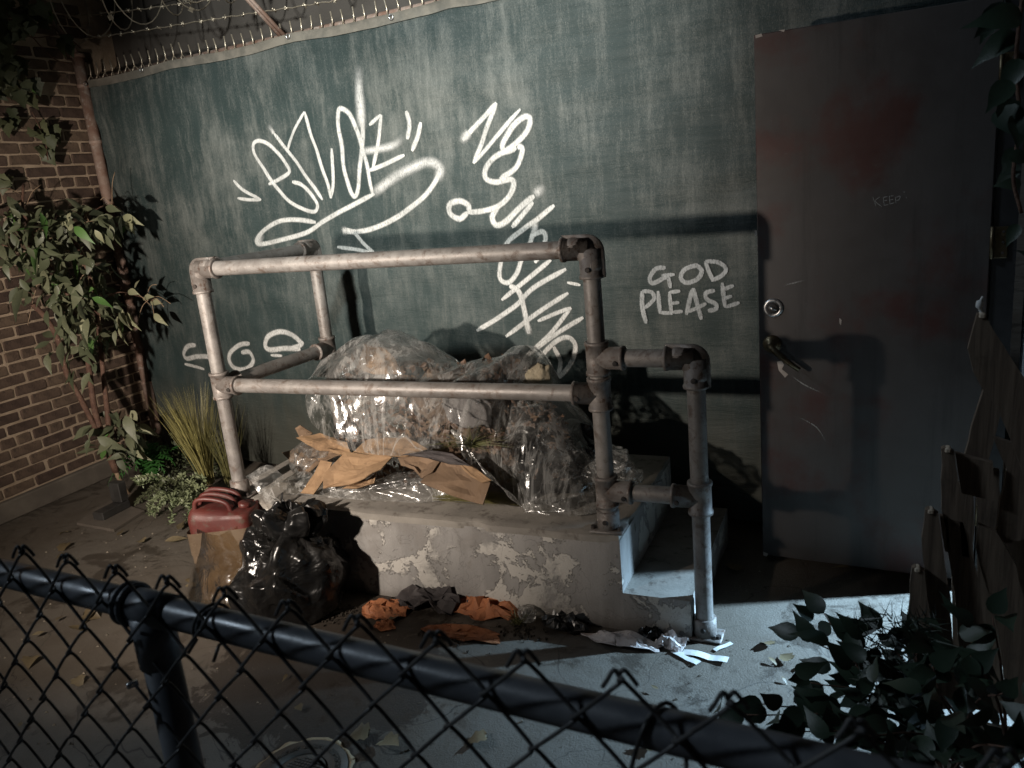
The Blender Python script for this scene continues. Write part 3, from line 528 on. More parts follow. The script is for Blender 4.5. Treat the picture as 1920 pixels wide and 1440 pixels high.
for (x, y, z_) in ((XA, YR, ZP), (XB_, YR, ZP), (XC, YR, 0), (XD, YD, ZP)):
    mb = MB(); lathe_dir(mb, (x, y, z_), Z_, [(0, RF+.002), (.075, RF+.002), (.078, RP+.001)]); mb.box((x-.062, y-.045, z_+.001), (x+.062, y+.045, z_+.012), bev=.004)
    o = mb.obj('base_flange', MAT_FIT, ra, True)
    for sx in (-.050, .050): 
        q = MB(); lathe_dir(q, (x+sx, y-.02, z_+.012), Z_, [(0, .010), (.010, .010), (.011, .006)], 6); q.obj('bolt', MAT_FITDARK, o)
    screw(Vector((x, y-RF, z_+.045)), (0, -1, 0), o)
# ================================================================== DOOR
dr = thing('door', DP, 'scuffed dark steel door standing open beside the tarp, with deadbolt and lever', 'door')
DW, DH = .752, 2.02
MB().box((0, 0, .02), (DW, .045, DH), DU, -DN, DP, bev=.003).obj('door_leaf', MAT_DOOR, dr)
def door_p(s_, z_, off=0.): return DP+DU*s_+Vector((0, 0, z_))+DN*off
s_, z_ = door_sz(1450, 577); o_ = door_p(s_, z_)
mb = MB(); lathe_dir(mb, o_, DN, [(0, .036), (.006, .036), (.010, .032), (.0105, .024), (.008, .023), (.008, .0)], 28); db = mb.obj('deadbolt', MAT_STEEL, dr, True)
mb = MB(); lathe_dir(mb, o_+DN*.008, DN, [(0, .020), (.006, .019), (.007, .010)], 20); mb.obj('lock_cylinder', MAT_FITDARK, db, True)
mb = MB(); mb.tube([o_+DN*.014+DU*-.012+Z_*.004, o_+DN*.022, o_+DN*.014+DU*.014-Z_*.006], [.004, .0065, .004], 8); mb.obj('thumb_turn', MAT_STEEL, db, True)
s_, z_ = door_sz(1448, 645); o_ = door_p(s_, z_)
mb = MB(); lathe_dir(mb, o_, DN, [(0, .035), (.005, .035), (.012, .028), (.014, .018), (.035, .014), (.036, .0)], 28); hd = mb.obj('handle_rose', MAT_BRASS, dr, True)
mb = MB(); mb.tube([o_+DN*.030, o_+DN*.046+DU*.006-Z_*.006, o_+DN*.050+DU*.055-Z_*.050, o_+DN*.046+DU*.105-Z_*.088], [.012, .013, .011, .009], 14); mb.obj('lever', MAT_BRASS, hd, True)
for poly in ([(1457, 678), (1466, 676), (1470, 684), (1466, 692), (1478, 702), (1472, 708), (1460, 694)], [(1415, 432), (1419, 432), (1420, 440), (1416, 442)], [(1416, 66), (1428, 63), (1430, 68), (1417, 72)], [(1460, 57), (1472, 55), (1470, 60)], [(1431, 1034), (1440, 1038), (1438, 1043), (1431, 1041)], [(1574, 596), (1578, 600), (1577, 610), (1574, 606)]):
    MB().prism([door_p(*door_sz(*q), .0006) for q in poly], DN, .0005).obj('paint_chip', MAT_CHIP, dr)
Kk = cr2(1400, 0, 2)
kp = [(Kk(q), 1.6) for q in ([(473, 738), (485, 772)], [(500, 738), (482, 754), (508, 775)], [(512, 738), (516, 770)], [(512, 740), (528, 737)], [(514, 753), (528, 750)], [(516, 770), (532, 766)], [(535, 735), (538, 766)], [(535, 736), (550, 734)], [(537, 750), (550, 747)], [(538, 765), (553, 760)], [(558, 738), (560, 762)], [(558, 740), (575, 735), (572, 748), (560, 752)], [(590, 718), (591, 722)], [(598, 738), (600, 742)])]
lettering('scratched_lettering', [(q, w_, dict(mpp=.0024, k=3)) for q, w_ in kp], MAT_SCRATCH, dr, door_sz, door_p, 'word KEEP scratched into the paint', .0012)
lettering('scratch', [([(1485, 705), (1510, 722), (1545, 738)], 3, dict(mpp=.0024, fade=(.3, .3))), ([(1495, 780), (1530, 800), (1548, 825)], 3, dict(mpp=.0024, fade=(.4, .4))), ([(1470, 535), (1510, 525)], 3, dict(mpp=.0024, fade=(.4, .4)))], MAT_SCRATCH, dr, door_sz, door_p, 'long pale scuffs on the door paint', .0012)
jm = thing('door_frame', DP+DU*(DW+.05), 'black door frame post at the hinge side of the open door', 'door frame')
MB().box((DW+.006, .012, 0), (DW+.075, .62, 2.35), DU, -DN, DP).obj('jamb', MAT_FRAME, jm)
MB().box((DW+.135, .30, 0), (DW+.150, .42, 2.35), DU, -DN, DP).obj('door_stop', MAT_INWALL, jm)
for hz_ in (.30, 1.262, 1.80):
    h_ = MB().box((DW+.008, .004, hz_-.052), (DW+.050, .011, hz_+.052), DU, -DN, DP, bev=.002).obj('hinge', MAT_BRASS, dr); q = MB(); q.tube([door_p(DW+.003, hz_-.053, .002), door_p(DW+.003, hz_+.053, .002)], .006, 10); q.obj('hinge_pin', MAT_BRASS, h_, True)
    for dz in (-.035, 0, .035): 
        q = MB(); lathe_dir(q, door_p(DW+.036, hz_+dz, -.0045), DN, [(0, .005), (.002, .004)], 8); q.obj('hinge_screw', MAT_FITDARK, h_)
# dark board fence that closes the yard on the right
bf = thing('board_fence', (.95, 1.2, 0), 'dark timber board fence closing the right side of the yard', 'fence')
for i in range(18):
    y = -.3+i*.165; MB().box((.93+rnd.uniform(-.006, .006), y, 0), (.955, y+.158, 2.6), bev=.003).obj('board', MAT_WOOD, bf)
# ================================================================== FOLIAGE
def leafmesh(name, mat, kind): return [leafmesh1(name, mat, kind, *q) for q in ((.16, .22, 0.), (.34, .35, .35), (-.08, .30, -.5), (.5, .15, .2))]
def leafmesh1(name, mat, kind, curl, cup, twist):
    if kind == 'ficus': out = [(0, 0), (.13, .10), (.25, .17), (.42, .205), (.60, .17), (.80, .085), (1.05, 0)]
    elif kind == 'ivy': out = [(0, 0), (-.10, .22), (.02, .48), (.22, .40), (.34, .56), (.52, .34), (.62, .30), (.78, .16), (1., 0)]
    else: out = [(0, 0), (.08, .16), (.22, .27), (.42, .29), (.62, .22), (.82, .09), (1.04, 0)]
    v = []; f = []; n = len(out)
    for i, (x, y) in enumerate(out): v += [(x, y, cup*y-curl*x*x+twist*x*y), (x, 0, -curl*x*x), (x, -y, cup*y-curl*x*x-twist*x*y)]
    for i in range(n-1): f += [(i*3, i*3+1, i*3+4, i*3+3), (i*3+1, i*3+2, i*3+5, i*3+4)]
    return mesh(name, v, f, mat, True)
def place_leaf(me, parent, p, dv, sc, roll=None, nm='leaf'):
    dv = Vector(dv).normalized(); up = Vector((rnd.gauss(0, .5), rnd.gauss(-.5, .5), rnd.gauss(.7, .4))) if roll is None else Vector(roll)
    y = up.cross(dv); y = y.normalized() if y.length > 1e-4 else dv.orthogonal().normalized(); z = dv.cross(y)
    me = rnd.choice(me)
    return link(nm, me, parent, Matrix(((dv.x*sc, y.x*sc, z.x*sc, p.x), (dv.y*sc, y.y*sc, z.y*sc, p.y), (dv.z*sc, y.z*sc, z.z*sc, p.z), (0, 0, 0, 1))))
L_FIC = leafmesh('leaf', MAT_LEAF, 'ficus'); L_BRI = leafmesh('leaf', MAT_LEAFBRIGHT, 'ficus'); L_PAL = leafmesh('leaf', MAT_LEAFPALE, 'ficus')
L_IVY = leafmesh('leaf', MAT_IVY, 'ivy'); L_BUSH = leafmesh('leaf', MAT_BUSH, 'bush'); L_DEAD = leafmesh('fallen_leaf', MAT_DEAD, 'ficus'); L_DEADI = leafmesh('fallen_leaf', MAT_DEAD, 'ivy')
base = at_z(232, 930); fi = thing('ficus_tree', base, 'small leaning ficus with bare red brown stems and drooping leaves by the brick wall', 'tree')
TX = base.x
def tpath(pts, X0, X1): n = len(pts); return catmull([at_x(x, y, X0+(X1-X0)*i/(n-1)) for i, (x, y) in enumerate(pts)], 5)
def branch(pts, X0, X1, r0, r1, nm='branch', mat=MAT_BARK):
    P = tpath(pts, X0, X1); n = len(P)
    if nm == 'trunk': P[0].z = 0
    MB().tube(P, [(r0+(r1-r0)*i/(n-1))*(1+.12*nz(i*.9, pts[0][0])) for i in range(n)], 9).obj(nm, mat, fi, True); return P
tr_ = branch([(247, 938), (222, 895), (205, 850), (185, 815)], TX, TX-.05, .012, .015, 'trunk', MAT_PALEBARK)
brs = [branch([(218, 885), (195, 825), (178, 770), (168, 700), (160, 640)], TX-.02, -4.14, .021, .014), branch([(206, 850), (203, 790), (195, 715), (185, 620), (170, 520), (130, 455)], TX-.03, -4.05, .018, .008),
 branch([(185, 815), (150, 745), (125, 700), (110, 640), (85, 595), (60, 570)], TX-.05, -4.28, .015, .015), branch([(160, 640), (130, 560), (80, 470), (45, 400), (44, 345)], -4.14, -4.32, .012, .007), branch([(170, 520), (150, 470), (131, 440)], -4.06, -4.15, .012, .012),
 branch([(180, 600), (200, 560), (225, 548), (262, 556), (290, 565)], -4.05, -3.92, .005, .002), branch([(131, 455), (170, 400), (210, 385), (240, 415)], -4.1, -4.0, .005, .002), branch([(205, 850), (225, 790), (255, 775)], TX-.03, -3.95, .006, .002), branch([(100, 500), (50, 470), (5, 460)], -4.2, -4.2, .006, .003)]
nleaf = 0
for (cx, cy, rx, ry, n, X0, X1) in ((70, 440, 85, 58, 54, -4.36, -3.95), (175, 415, 70, 30, 34, -4.1, -3.74), (105, 510, 108, 62, 66, -4.36, -3.85), (165, 590, 64, 66, 58, -4.2, -3.74), (135, 665, 52, 48, 22, -4.3, -3.9), (215, 810, 55, 48, 34, -4.05, -3.78), (20, 400, 40, 40, 14, -4.38, -4.2)):
    for i in range(n):
        a = rnd.uniform(0, 6.283); q = math.sqrt(rnd.random()); x, y = cx+rx*q*math.cos(a), cy+ry*q*math.sin(a); X = rnd.uniform(X0, X1)
        p = at_x(x, y, X); big_ = L_BRI if rnd.random() < .11 else (L_PAL if rnd.random() < .08 else L_FIC)
        place_leaf(big_, fi, p, (rnd.gauss(.1, .7), rnd.gauss(-.2, .6), rnd.gauss(-.55, .5)), rnd.choice((.07, .09, .11, .125, .14))*rnd.uniform(.9, 1.1)); nleaf += 1
for (x, y, dx, dz) in ((240, 545, .8, -.1), (252, 548, .5, .5), (268, 560, 1, .2), (282, 566, 1, .0), (288, 588, .9, -.6), (230, 580, .2, -1), (222, 590, 0, -1), (238, 585, .4, -.9), (225, 610, .1, -1), (252, 905-60, .9, -.3), (262, 795, .9, -.4), (245, 770, .6, -.3), (230, 405, .9, -.2), (238, 412, .6, -.6)):
    place_leaf(L_PAL, fi, at_x(x, y, -3.95), (dx, -.25, dz), rnd.uniform(.10, .13), roll=(-.2, -.8, .6))
mb = MB()
for i in range(330):                 # the rest of the crown, too many to be parts
    (cx, cy, rx, ry) = rnd.choice(((70, 440, 85, 55), (105, 510, 105, 60), (165, 590, 60, 62), (175, 415, 66, 28), (215, 810, 50, 44), (90, 450, 90, 60), (150, 560, 70, 60))); a = rnd.uniform(0, 6.283); q = math.sqrt(rnd.random())
    p = at_x(cx+rx*q*math.cos(a), cy+ry*q*math.sin(a), rnd.uniform(-4.36, -3.85)); dv = Vector((rnd.gauss(.1, .7), rnd.gauss(-.2, .6), rnd.gauss(-.55, .5))).normalized()*rnd.uniform(.07, .11); up = Vector((rnd.gauss(0, .5), rnd.gauss(-.5, .5), rnd.gauss(.7, .4))); sd = up.cross(dv).normalized()*dv.length; nn = dv.cross(sd).normalized()*dv.length
    me_ = rnd.choice(L_FIC); mb.add([p+dv*w_.co.x+sd*w_.co.y+nn*w_.co.z for w_ in me_.vertices], [tuple(f_.vertices) for f_ in me_.polygons])
tag(mb.obj('foliage', MAT_LEAF, fi, True), None, None, None, 'stuff')
for i in range(40):
    a, b_ = rnd.choice(brs[3:]), rnd.random(); p = a[int(b_*(len(a)-1))]; q = p+Vector((rnd.gauss(.03, .10), rnd.gauss(-.03, .06), rnd.gauss(-.04, .09))); q.x = max(q.x, -4.42); MB().tube(catmull([p, (p+q)/2+Vector((0, 0, .03)), q], 3), .0022, 5).obj('twig', MAT_PALEBARK, fi, True)
# ivy at top left
iv = thing('ivy', at_x(20, 60, -4.42), 'ivy trailing down the top of the brick wall', 'ivy')
for pts in ([(0, 40), (60, 70), (120, 65), (150, 90)], [(-10, 190), (30, 160), (60, 150)], [(60, 210), (75, 240), (85, 265), (90, 300)], [(60, -30), (45, 40), (95, 105), (135, 122)], [(-20, 90), (10, 130), (5, 180)]):
    MB().tube(catmull([at_x(x, y, -4.40+.03*math.sin(x)) for x, y in pts], 5), .0035, 6).obj('stem', MAT_BARK, iv, True)
for (cx, cy, rx, ry, n, X0, X1) in ((40, 20, 60, 40, 40, -4.40, -4.1), (15, 90, 30, 60, 24, -4.40, -4.15), (40, 130, 40, 40, 10, -4.42, -4.3), (20, 170, 40, 25, 14, -4.42, -4.3), (82, 250, 18, 38, 12, -4.43, -4.38), (10, 215, 15, 20, 5, -4.42, -4.35), (122, 75, 14, 12, 5, -4.3, -4.2), (0, 345, 10, 15, 3, -4.4, -4.3)):
    for i in range(n):
        a = rnd.uniform(0, 6.283); q = math.sqrt(rnd.random()); p = at_x(cx+rx*q*math.cos(a), cy+ry*q*math.sin(a), rnd.uniform(X0, X1))
        place_leaf(L_BRI if rnd.random() < .08 else L_IVY, iv, p, (rnd.gauss(.1, .4), rnd.gauss(-.1, .4), rnd.gauss(-.8, .4)), rnd.uniform(.055, .095), roll=(rnd.gauss(.6, .4), rnd.gauss(-.6, .4), rnd.gauss(.2, .3)))
mb = MB()
for i in range(2600):                # dense overhang of the ivy at the wall head
    p = Vector((rnd.uniform(-4.38, -4.02), rnd.uniform(2.2, 3.02), 0)); p.z = 2.30+.10*nz(p.x*6, p.y*6)+rnd.random()*.75; dv = Vector((rnd.gauss(0, 1), rnd.gauss(0, 1), rnd.gauss(-.8, .7))).normalized()*rnd.uniform(.04, .075); sd = dv.cross(Vector((rnd.gauss(0, .5), -1, rnd.gauss(.3, .5)))).normalized()*dv.length*.38; mb.add([p, p+dv*.35+sd, p+dv, p+dv*.35-sd], [(0, 1, 2, 3)])
tag(mb.obj('foliage', MAT_IVY, iv), None, None, None, 'stuff')
# fern, sage bush, straw clumps
def blades(mb, c0, n, hmin, hmax, spread, w, lean=(0, 0), seed=1, droop=.25):
    r = random.Random(seed)
    for i in range(n):
        a = r.uniform(0, 6.283); q = spread*math.sqrt(r.random()); dv = Vector((math.cos(a)*q+lean[0], math.sin(a)*q*.8+lean[1], 1)).normalized(); h = r.uniform(hmin, hmax); sd = dv.cross(Vector((math.sin(a+1), math.cos(a+1), .1))).normalized()*w*r.uniform(.6, 1.2); b0 = c0+Vector((r.gauss(0, .012), r.gauss(0, .012), 0)); P = []
        for k_ in range(4): t_ = k_/3; q_ = b0+dv*(h*t_)+Vector((math.cos(a)*droop*h*t_*t_*q, math.sin(a)*droop*h*t_*t_*q, -droop*.4*h*t_*t_*q)); P.append((q_-sd*(1-t_*.9), q_+sd*(1-t_*.9)))
        mb.add([x for pr in P for x in pr], [(j*2, j*2+1, j*2+3, j*2+2) for j in range(3)])
gc = at_y(392, 905, 3.25); gc.z = .02; gcl = thing('straw_clump', gc, 'fan of dry yellow straw grass standing behind the left rail post', 'grass')
mb = MB(); blades(mb, gc+Vector((0, 0, .06)), 360, .36, .60, .30, .0026, (-.10, 0), 2, .3); tag(mb.obj('blades', MAT_STRAW, gcl), None, None, None, 'stuff')
mb = MB(); blades(mb, gc+Vector((.13, .04, .04)), 110, .32, .50, .30, .0022, (.03, 0), 3, .3); tag(mb.obj('blades', MAT_STRAWGREEN, gcl), None, None, None, 'stuff')
mb = MB(); mb.tube([gc, gc+Vector((0, 0, .10))], [.02, .014], 8); mb.obj('stub', MAT_PALEBARK, gcl, True)
fc = at_z(285, 905); fn_ = thing('fern', fc, 'small bright green fern in the corner below the ficus', 'fern')
for i in range(16):
    a = i*2.4; r_ = rnd.uniform(.16, .24); P = catmull([fc+Vector((0, 0, .01)), fc+Vector((math.cos(a)*r_*.4, math.sin(a)*r_*.4, rnd.uniform(.16, .24))), fc+Vector((math.cos(a)*r_, math.sin(a)*r_, rnd.uniform(.06, .20)))], 7); mb = MB(); mb.tube(P, .0016, 4)
    for j in range(2, len(P)):
        tg = (P[j]-P[j-1]).normalized(); sd = tg.cross(Z_).normalized(); l = .055*math.sin(math.pi*min(1, j/len(P)+.12))+.008
        for sg in (-1, 1): q = P[j]+sd*sg*l+tg*.012-Z_*.006; w_ = tg*.007; mb.add([P[j]-w_, P[j]+w_, q+w_*.7, q-w_*.5], [(0, 1, 2, 3)])
    mb.obj('frond', MAT_FERN, fn_)
jc = at_z(312, 985); ju = thing('sage_bush', jc, 'low pale green feathery bush between the fern and the red can', 'bush')
for i in range(34):
    ex, ey = rnd.uniform(250, 385), rnd.uniform(895, 985); e = at_y(ex, ey, rnd.uniform(2.72, 3.15)); e.z = max(.03, min(.30, e.z)); st0 = at_z(330, 950)+Vector((rnd.uniform(-.1, .16), rnd.uniform(-.02, .14), 0)); P = catmull([st0, (st0+e)/2+Vector((0, 0, .07)), e], 9); mb = MB(); mb.tube(P, .0018, 4)
    for j in range(4, len(P)):
        for q_ in range(7):
            dv = ((P[j]-P[j-1]).normalized()*1.0+Vector((rnd.gauss(0, .8), rnd.gauss(0, .8), rnd.gauss(.15, .7)))).normalized(); l = rnd.uniform(.016, .034); sd = dv.orthogonal().normalized()*.0038; mb.add([P[j]-sd*.3, P[j]+sd*.3, P[j]+dv*l*.6+sd, P[j]+dv*l, P[j]+dv*l*.6-sd], [(0, 1, 2, 3, 4)])
    mb.obj('sprig', MAT_JUNIPER if rnd.random() < .75 else MAT_IVY, ju)
lv = thing('weed_patch', at_z(400, 880), 'dark weeds filling the corner behind the straw clump', 'weeds')
mb = MB()
for i in range(900):
    p = at_z(rnd.uniform(290, 430), rnd.uniform(862, 905))+Vector((0, 0, rnd.random()**2*.22)); dv = Vector((rnd.gauss(0, 1), rnd.gauss(0, 1), rnd.gauss(.4, .8))).normalized()*.035; sd = dv.orthogonal().normalized()*.007; mb.add([p, p+dv*.5+sd, p+dv, p+dv*.5-sd], [(0, 1, 2, 3)])
tag(mb.obj('leaves', MAT_IVY, lv), None, None, None, 'stuff')
# black timber bracket on a plywood offcut, under the ficus
bp0 = at_z(225, 985); br = thing('timber_bracket', bp0, 'black L shaped timber bracket on a grey plywood offcut beside the plinth', 'bracket')
mb = MB(); mb.prism([at_z(*q)+Vector((0, 0, .002)) for q in ((145, 985), (215, 998), (272, 962), (205, 940))], Z_, .014); mb.obj('plywood_base', MAT_PLY, br)
mb = MB(); a_ = at_z(196, 982)+Vector((0, 0, .016)); b_ = at_z(247, 955)+Vector((0, 0, .016)); u_ = (b_-a_); L_ = u_.length; u_.normalize(); w_ = Vector((-u_.y, u_.x, 0))
mb.box((0, 0, 0), (L_, .075, .045), u_, w_, a_, bev=.004); mb.obj('foot', MAT_BLACKWOOD, br); mb = MB(); mb.box((L_-.055, 0, .046), (L_, .075, .16), u_, w_, a_, bev=.004); mb.obj('upright', MAT_BLACKWOOD, br)
# ================================================================== CANS, BAGS
jp = Vector((-2.50, 2.40, 0)); ang = math.radians(20); ju_ = Vector((math.cos(ang), math.sin(ang), 0)); jw = Vector((-ju_.y, ju_.x, 0))
jc_ = thing('jerry_can', jp, 'red metal jerry can with three handles, its lower half wrapped in brown tape', 'jerry can')
def rrect(hx, hy, r_, n=5):
    o = []
    for (sx, sy, a0) in ((1, 1, 0), (-1, 1, 90), (-1, -1, 180), (1, -1, 270)):
        for k_ in range(n+1): a = math.radians(a0+90*k_/n); o.append((sx*(hx-r_)+r_*math.cos(a), sy*(hy-r_)+r_*math.sin(a)))
    return o
def loft(mb, rows):
    n = len(rows[0]); v = [q for R_ in rows for q in R_]; mb.add(v, [(i*n+j, i*n+(j+1) % n, (i+1)*n+(j+1) % n, (i+1)*n+j) for i in range(len(rows)-1) for j in range(n)]+[tuple(range(n-1, -1, -1)), tuple((len(rows)-1)*n+j for j in range(n))])
def jrow(hx, hy, z_, r_=.035, dx=0, tilt=0): return [jp+ju_*(x+dx)+jw*y+Vector((0, 0, z_+tilt*x)) for x, y in rrect(hx, hy, r_)]
mb = MB(); loft(mb, [jrow(.125, .085, .002), jrow(.128, .088, .02), jrow(.132, .090, .27), jrow(.134, .091, .355), jrow(.130, .088, .375), jrow(.118, .078, .385, .03, 0, -.12), jrow(.105, .066, .392, .025, 0, -.12)]); mb.obj('body', MAT_RED, jc_, True)
for k_, yy in enumerate((-.055, 0, .055)):
    a0 = jp+ju_*-.10+jw*yy+Vector((0, 0, .388)); b0 = jp+ju_*.055+jw*yy+Vector((0, 0, .372)); mb = MB(); mb.tube(catmull([a0, a0+Vector((0, 0, .050))+ju_*.016, (a0+b0)/2+Vector((0, 0, .060)), b0+Vector((0, 0, .045))-ju_*.014, b0], 5), .0105, 10); mb.obj('handle', MAT_RED, jc_, True)
q = MB(); lathe_dir(q, jp+ju_*.088+Vector((0, 0, .372)), Z_+ju_*.3, [(0, .026), (.022, .026), (.027, .02)], 18); q.obj('spout_cap', MAT_RED, jc_, True)
for (z0, z1, e) in ((.005, .14, .006), (.135, .22, .009), (.213, .315, .012)):
    mb = MB(); loft(mb, [jrow(.130+e, .089+e, z0+.0, tilt=.05), jrow(.131+e, .090+e, z1, tilt=.05)]); mb.f = mb.f[:-2]; mb.obj('tape_wrap', MAT_TAPE, jc_, True)
# loose plastic flap hanging round the can
pw = thing('plastic_wrap', jp+Vector((-.02, -.12, 0)), 'crinkled tan plastic film hanging off the red jerry can', 'plastic')
cw = Crumple(31, [3, 4.2, 6, 9, 13, 17], .05)
mb = MB(); R_ = []
for j in range(41):
    t_ = j/40; row_ = []
    for i in range(61):
        a = math.radians(170+200*i/60); e = .012+.10*t_**1.6; x, y = math.cos(a), math.sin(a); p = jp+ju_*(x*(.14+e*.8))+jw*(y*(.10+e))+Vector((0, 0, .31*(1-t_)+.006+.012*math.sin(a*5)*(1-t_))); p += (ju_*x+jw*y)*(cw(p)*.45*min(1, t_*2+.1)); p.z = max(.004, p.z); row_.append(p)
    R_.append(row_)
mb.grid(R_); mb.obj('film', MAT_WRAP, pw, True)
def bag(mb, c0, prof, n=90, m_=60, seed=1, amp=.06, freqs=(2, 3, 4.5, 6, 9, 12), folds=0., ell=(1, 1), rot=0., fold_z=.3):
    cz = Crumple(seed, freqs, amp); rows = []; r = random.Random(seed); k1, k2, k3 = r.choice((7, 8, 9)), r.choice((13, 15)), r.uniform(0, 6)
    zmax = prof[-1][1]
    for j in range(m_+1):
        t_ = j/m_*(len(prof)-1); i0 = min(int(t_), len(prof)-2); fr = t_-i0; fr2 = fr*fr*(3-2*fr); rr = prof[i0][0]+(prof[i0+1][0]-prof[i0][0])*fr2; zz_ = prof[i0][1]+(prof[i0+1][1]-prof[i0][1])*fr; row_ = []
        for i in range(n):
            a = 2*math.pi*i/n; ff = max(0, zz_/zmax-fold_z)/(1-fold_z) if zmax > 0 else 0
            r2 = rr*(1+folds*ff*(.6*math.sin(k1*a+k3+zz_*5)+.4*math.sin(k2*a+2*k3))); x, y = math.cos(a)*ell[0]*r2, math.sin(a)*ell[1]*r2
            p = Vector((x*math.cos(rot)-y*math.sin(rot), x*math.sin(rot)+y*math.cos(rot), zz_)); dsp = cz(p+Vector((seed, 0, 0)))+.05*rr*nz(p.x*5+seed, p.y*5, p.z*5); nn = Vector((p.x, p.y, .15)).normalized() if rr > .01 else Z_
            p = p+nn*dsp*(min(1, rr/.08)); p.z = max(.003, p.z+.3*dsp*(j > 3)); row_.append(c0+p)
        rows.append(row_)
    loft(mb, rows)
bb = at_z(540, 1128); bb.z = 0; bb = Vector((-2.13, 2.30, 0))
bgk = thing('trash_bag', bb, 'full black trash bag tied at the top, sitting on the ground against the platform', 'trash bag')
mb = MB(); bag(mb, bb, [(.01, .004), (.16, .006), (.205, .04), (.215, .12), (.21, .20), (.195, .27), (.165, .325), (.12, .36), (.08, .375)], 130, 90, 41, .13, (1.9, 2.7, 3.6, 4.8, 6.5, 8.5), .12, (1.04, .90), .3, .3); mb.obj('sack', MAT_BAG, bgk, True)
mb = MB(); bag(mb, bb+Vector((.05, .03, .345)), [(.09, 0), (.115, .02), (.13, .05), (.12, .085), (.085, .105), (.05, .10), (.02, .08)], 110, 50, 47, .13, (4, 5.5, 8, 11, 15), .30, (1.1, .85), .2, .0); mb.obj('gathered_neck', MAT_BAG, bgk, True)
cordp = [at_y(528, 925, 2.49), at_y(527, 945, 2.46), at_y(526, 975, 2.40), at_y(529, 1000, 2.32)]
mb = MB(); mb.tube(catmull(cordp, 5), .0035, 6); mb.tube([q+Vector((.006, 0, .004)) for q in catmull(cordp, 5)], .003, 6); o = mb.obj('drawstring', MAT_CORD, None, True); tag(o, 'black cord hanging from the platform corner to the tied trash bag', 'cord')
# ================================================================== TRASH HEAP ON THE PLATFORM
def sheet(mb, cols, seed, amp, freqs, nt=70, bulge=.08, back=True, sub=6):
    cz = Crumple(seed, freqs, amp); T = catmull([c_[0] for c_ in cols], sub); Bt = catmull([c_[1] for c_ in cols], sub); rows = []
    for a, b_ in zip(T, Bt):
        row_ = []
        for j in range(nt+1):
            t_ = j/nt
            if back and t_ < .22: q = t_/.22; p = Vector((a.x+.01, a.y+.24*(1-q), a.z-.20*(1-q)**2)); nn = Vector((0, .3, 1))
            else: q = (t_-.22)/.78 if back else t_; p = a.lerp(b_, q)+Vector((0, -.7, .7)).normalized()*bulge*math.sin(math.pi*q)**.8; nn = Vector((0, -.8, .6))
            p = p+nn*cz(p)+noise.noise_vector(p*7)*.006+nn*(.026*tri(a.x*4.3+1.3*nz(a.x*2.5, t_*2)+t_*1.3)+.007*tri(a.x*13+1.8*nz(a.x*4, t_*3, 4)-t_*2.6))*math.sin(math.pi*min(1, t_*1.15)); p.z = max(ZP+.004, p.z); row_.append(p)
        rows.append(row_)
    mb.grid(rows)
YT = 2.98
tops_ = [(592, 705), (612, 668), (660, 645), (722, 640), (790, 652), (850, 678), (900, 672), (960, 668), (992, 676), (1040, 725), (1080, 775), (1115, 820), (1150, 868), (1165, 905)]
bots = [(588, 795, 2.74), (610, 818, 2.70), (650, 842, 2.66), (700, 850, 2.65), (760, 850, 2.64), (815, 840, 2.63), (850, 828, 2.62), (880, 868, 2.60), (925, 915, None), (978, 952, None), (1030, 962, None), (1075, 955, None), (1110, 938, None), (1135, 920, None)]
cols = []
for (tx, ty), (bx_, by_, yy) in zip(tops_, bots): cols.append((at_y(tx, ty, YT-.0), at_y(bx_, by_, yy) if yy else at_z(bx_, by_, ZP+.006)))
sh = thing('plastic_sheet', at_z(850, 900, ZP), 'large clear plastic sheet draped over the trash heap on the platform', 'plastic sheet')
mb = MB(); sheet(mb, cols, 61, .055, (1.4, 2.0, 2.8, 3.9, 5.5, 8), 110, .10, sub=14); mb.obj('film', MAT_PLASTIC, sh, True)
mb = MB(); ep = catmull([at_y(845, 805, 2.60), at_y(880, 850, 2.585), at_y(930, 905, 2.57), at_z(980, 952, ZP+.02)], 8); mb.tube([q+noise.noise_vector(q*20)*.006 for q in ep], [.006+.004*math.sin(i) for i in range(len(ep))], 7); mb.obj('rolled_edge', MAT_PLASTIC2, sh, True)
def strip(label, quads, mat, seed, amp, th=18, nm='plastic_sheet', cat='plastic sheet'):
    o = thing(nm, quads[0][1], label, cat); mb = MB(); sheet(mb, quads, seed, amp, (4, 6, 9, 13, 18, 24), 40, .03, False, 9); mb.obj('film', mat, o, True); return o
strip('crumpled clear plastic spread along the front edge of the platform under the cardboard', [(at_y(x, y0, 2.72), at_z(x, y1, ZP+.004)) for x, y0, y1 in ((530, 905, 928), (570, 885, 931), (620, 898, 934), (680, 905, 938), (740, 888, 942), (800, 885, 942), (850, 905, 940), (890, 925, 942))], MAT_PLASTIC2, 71, .045)
strip('clear plastic tail lying on the platform around the foot of the tall rail post', [(at_y(x, y0, 2.72), at_z(x, y1, ZP+.004)) for x, y0, y1 in ((985, 940, 962), (1030, 930, 968), (1080, 925, 968), (1120, 915, 962))], MAT_PLASTIC, 72, .03)
def clump(label, c0, prof, mat, seed, amp, ell=(1, 1), rot=0, nm='plastic_bag', cat='plastic bag', n=70, m_=44, folds=.15, part='film'):
    o = thing(nm, c0, label, cat); mb = MB(); bag(mb, c0, prof, n, m_, seed, amp, (3, 4.5, 6.5, 9, 13, 18), folds, ell, rot, .1); mb.obj(part, mat, o, True); return o
def P_(x, y, Y): return at_y(x, y, Y)
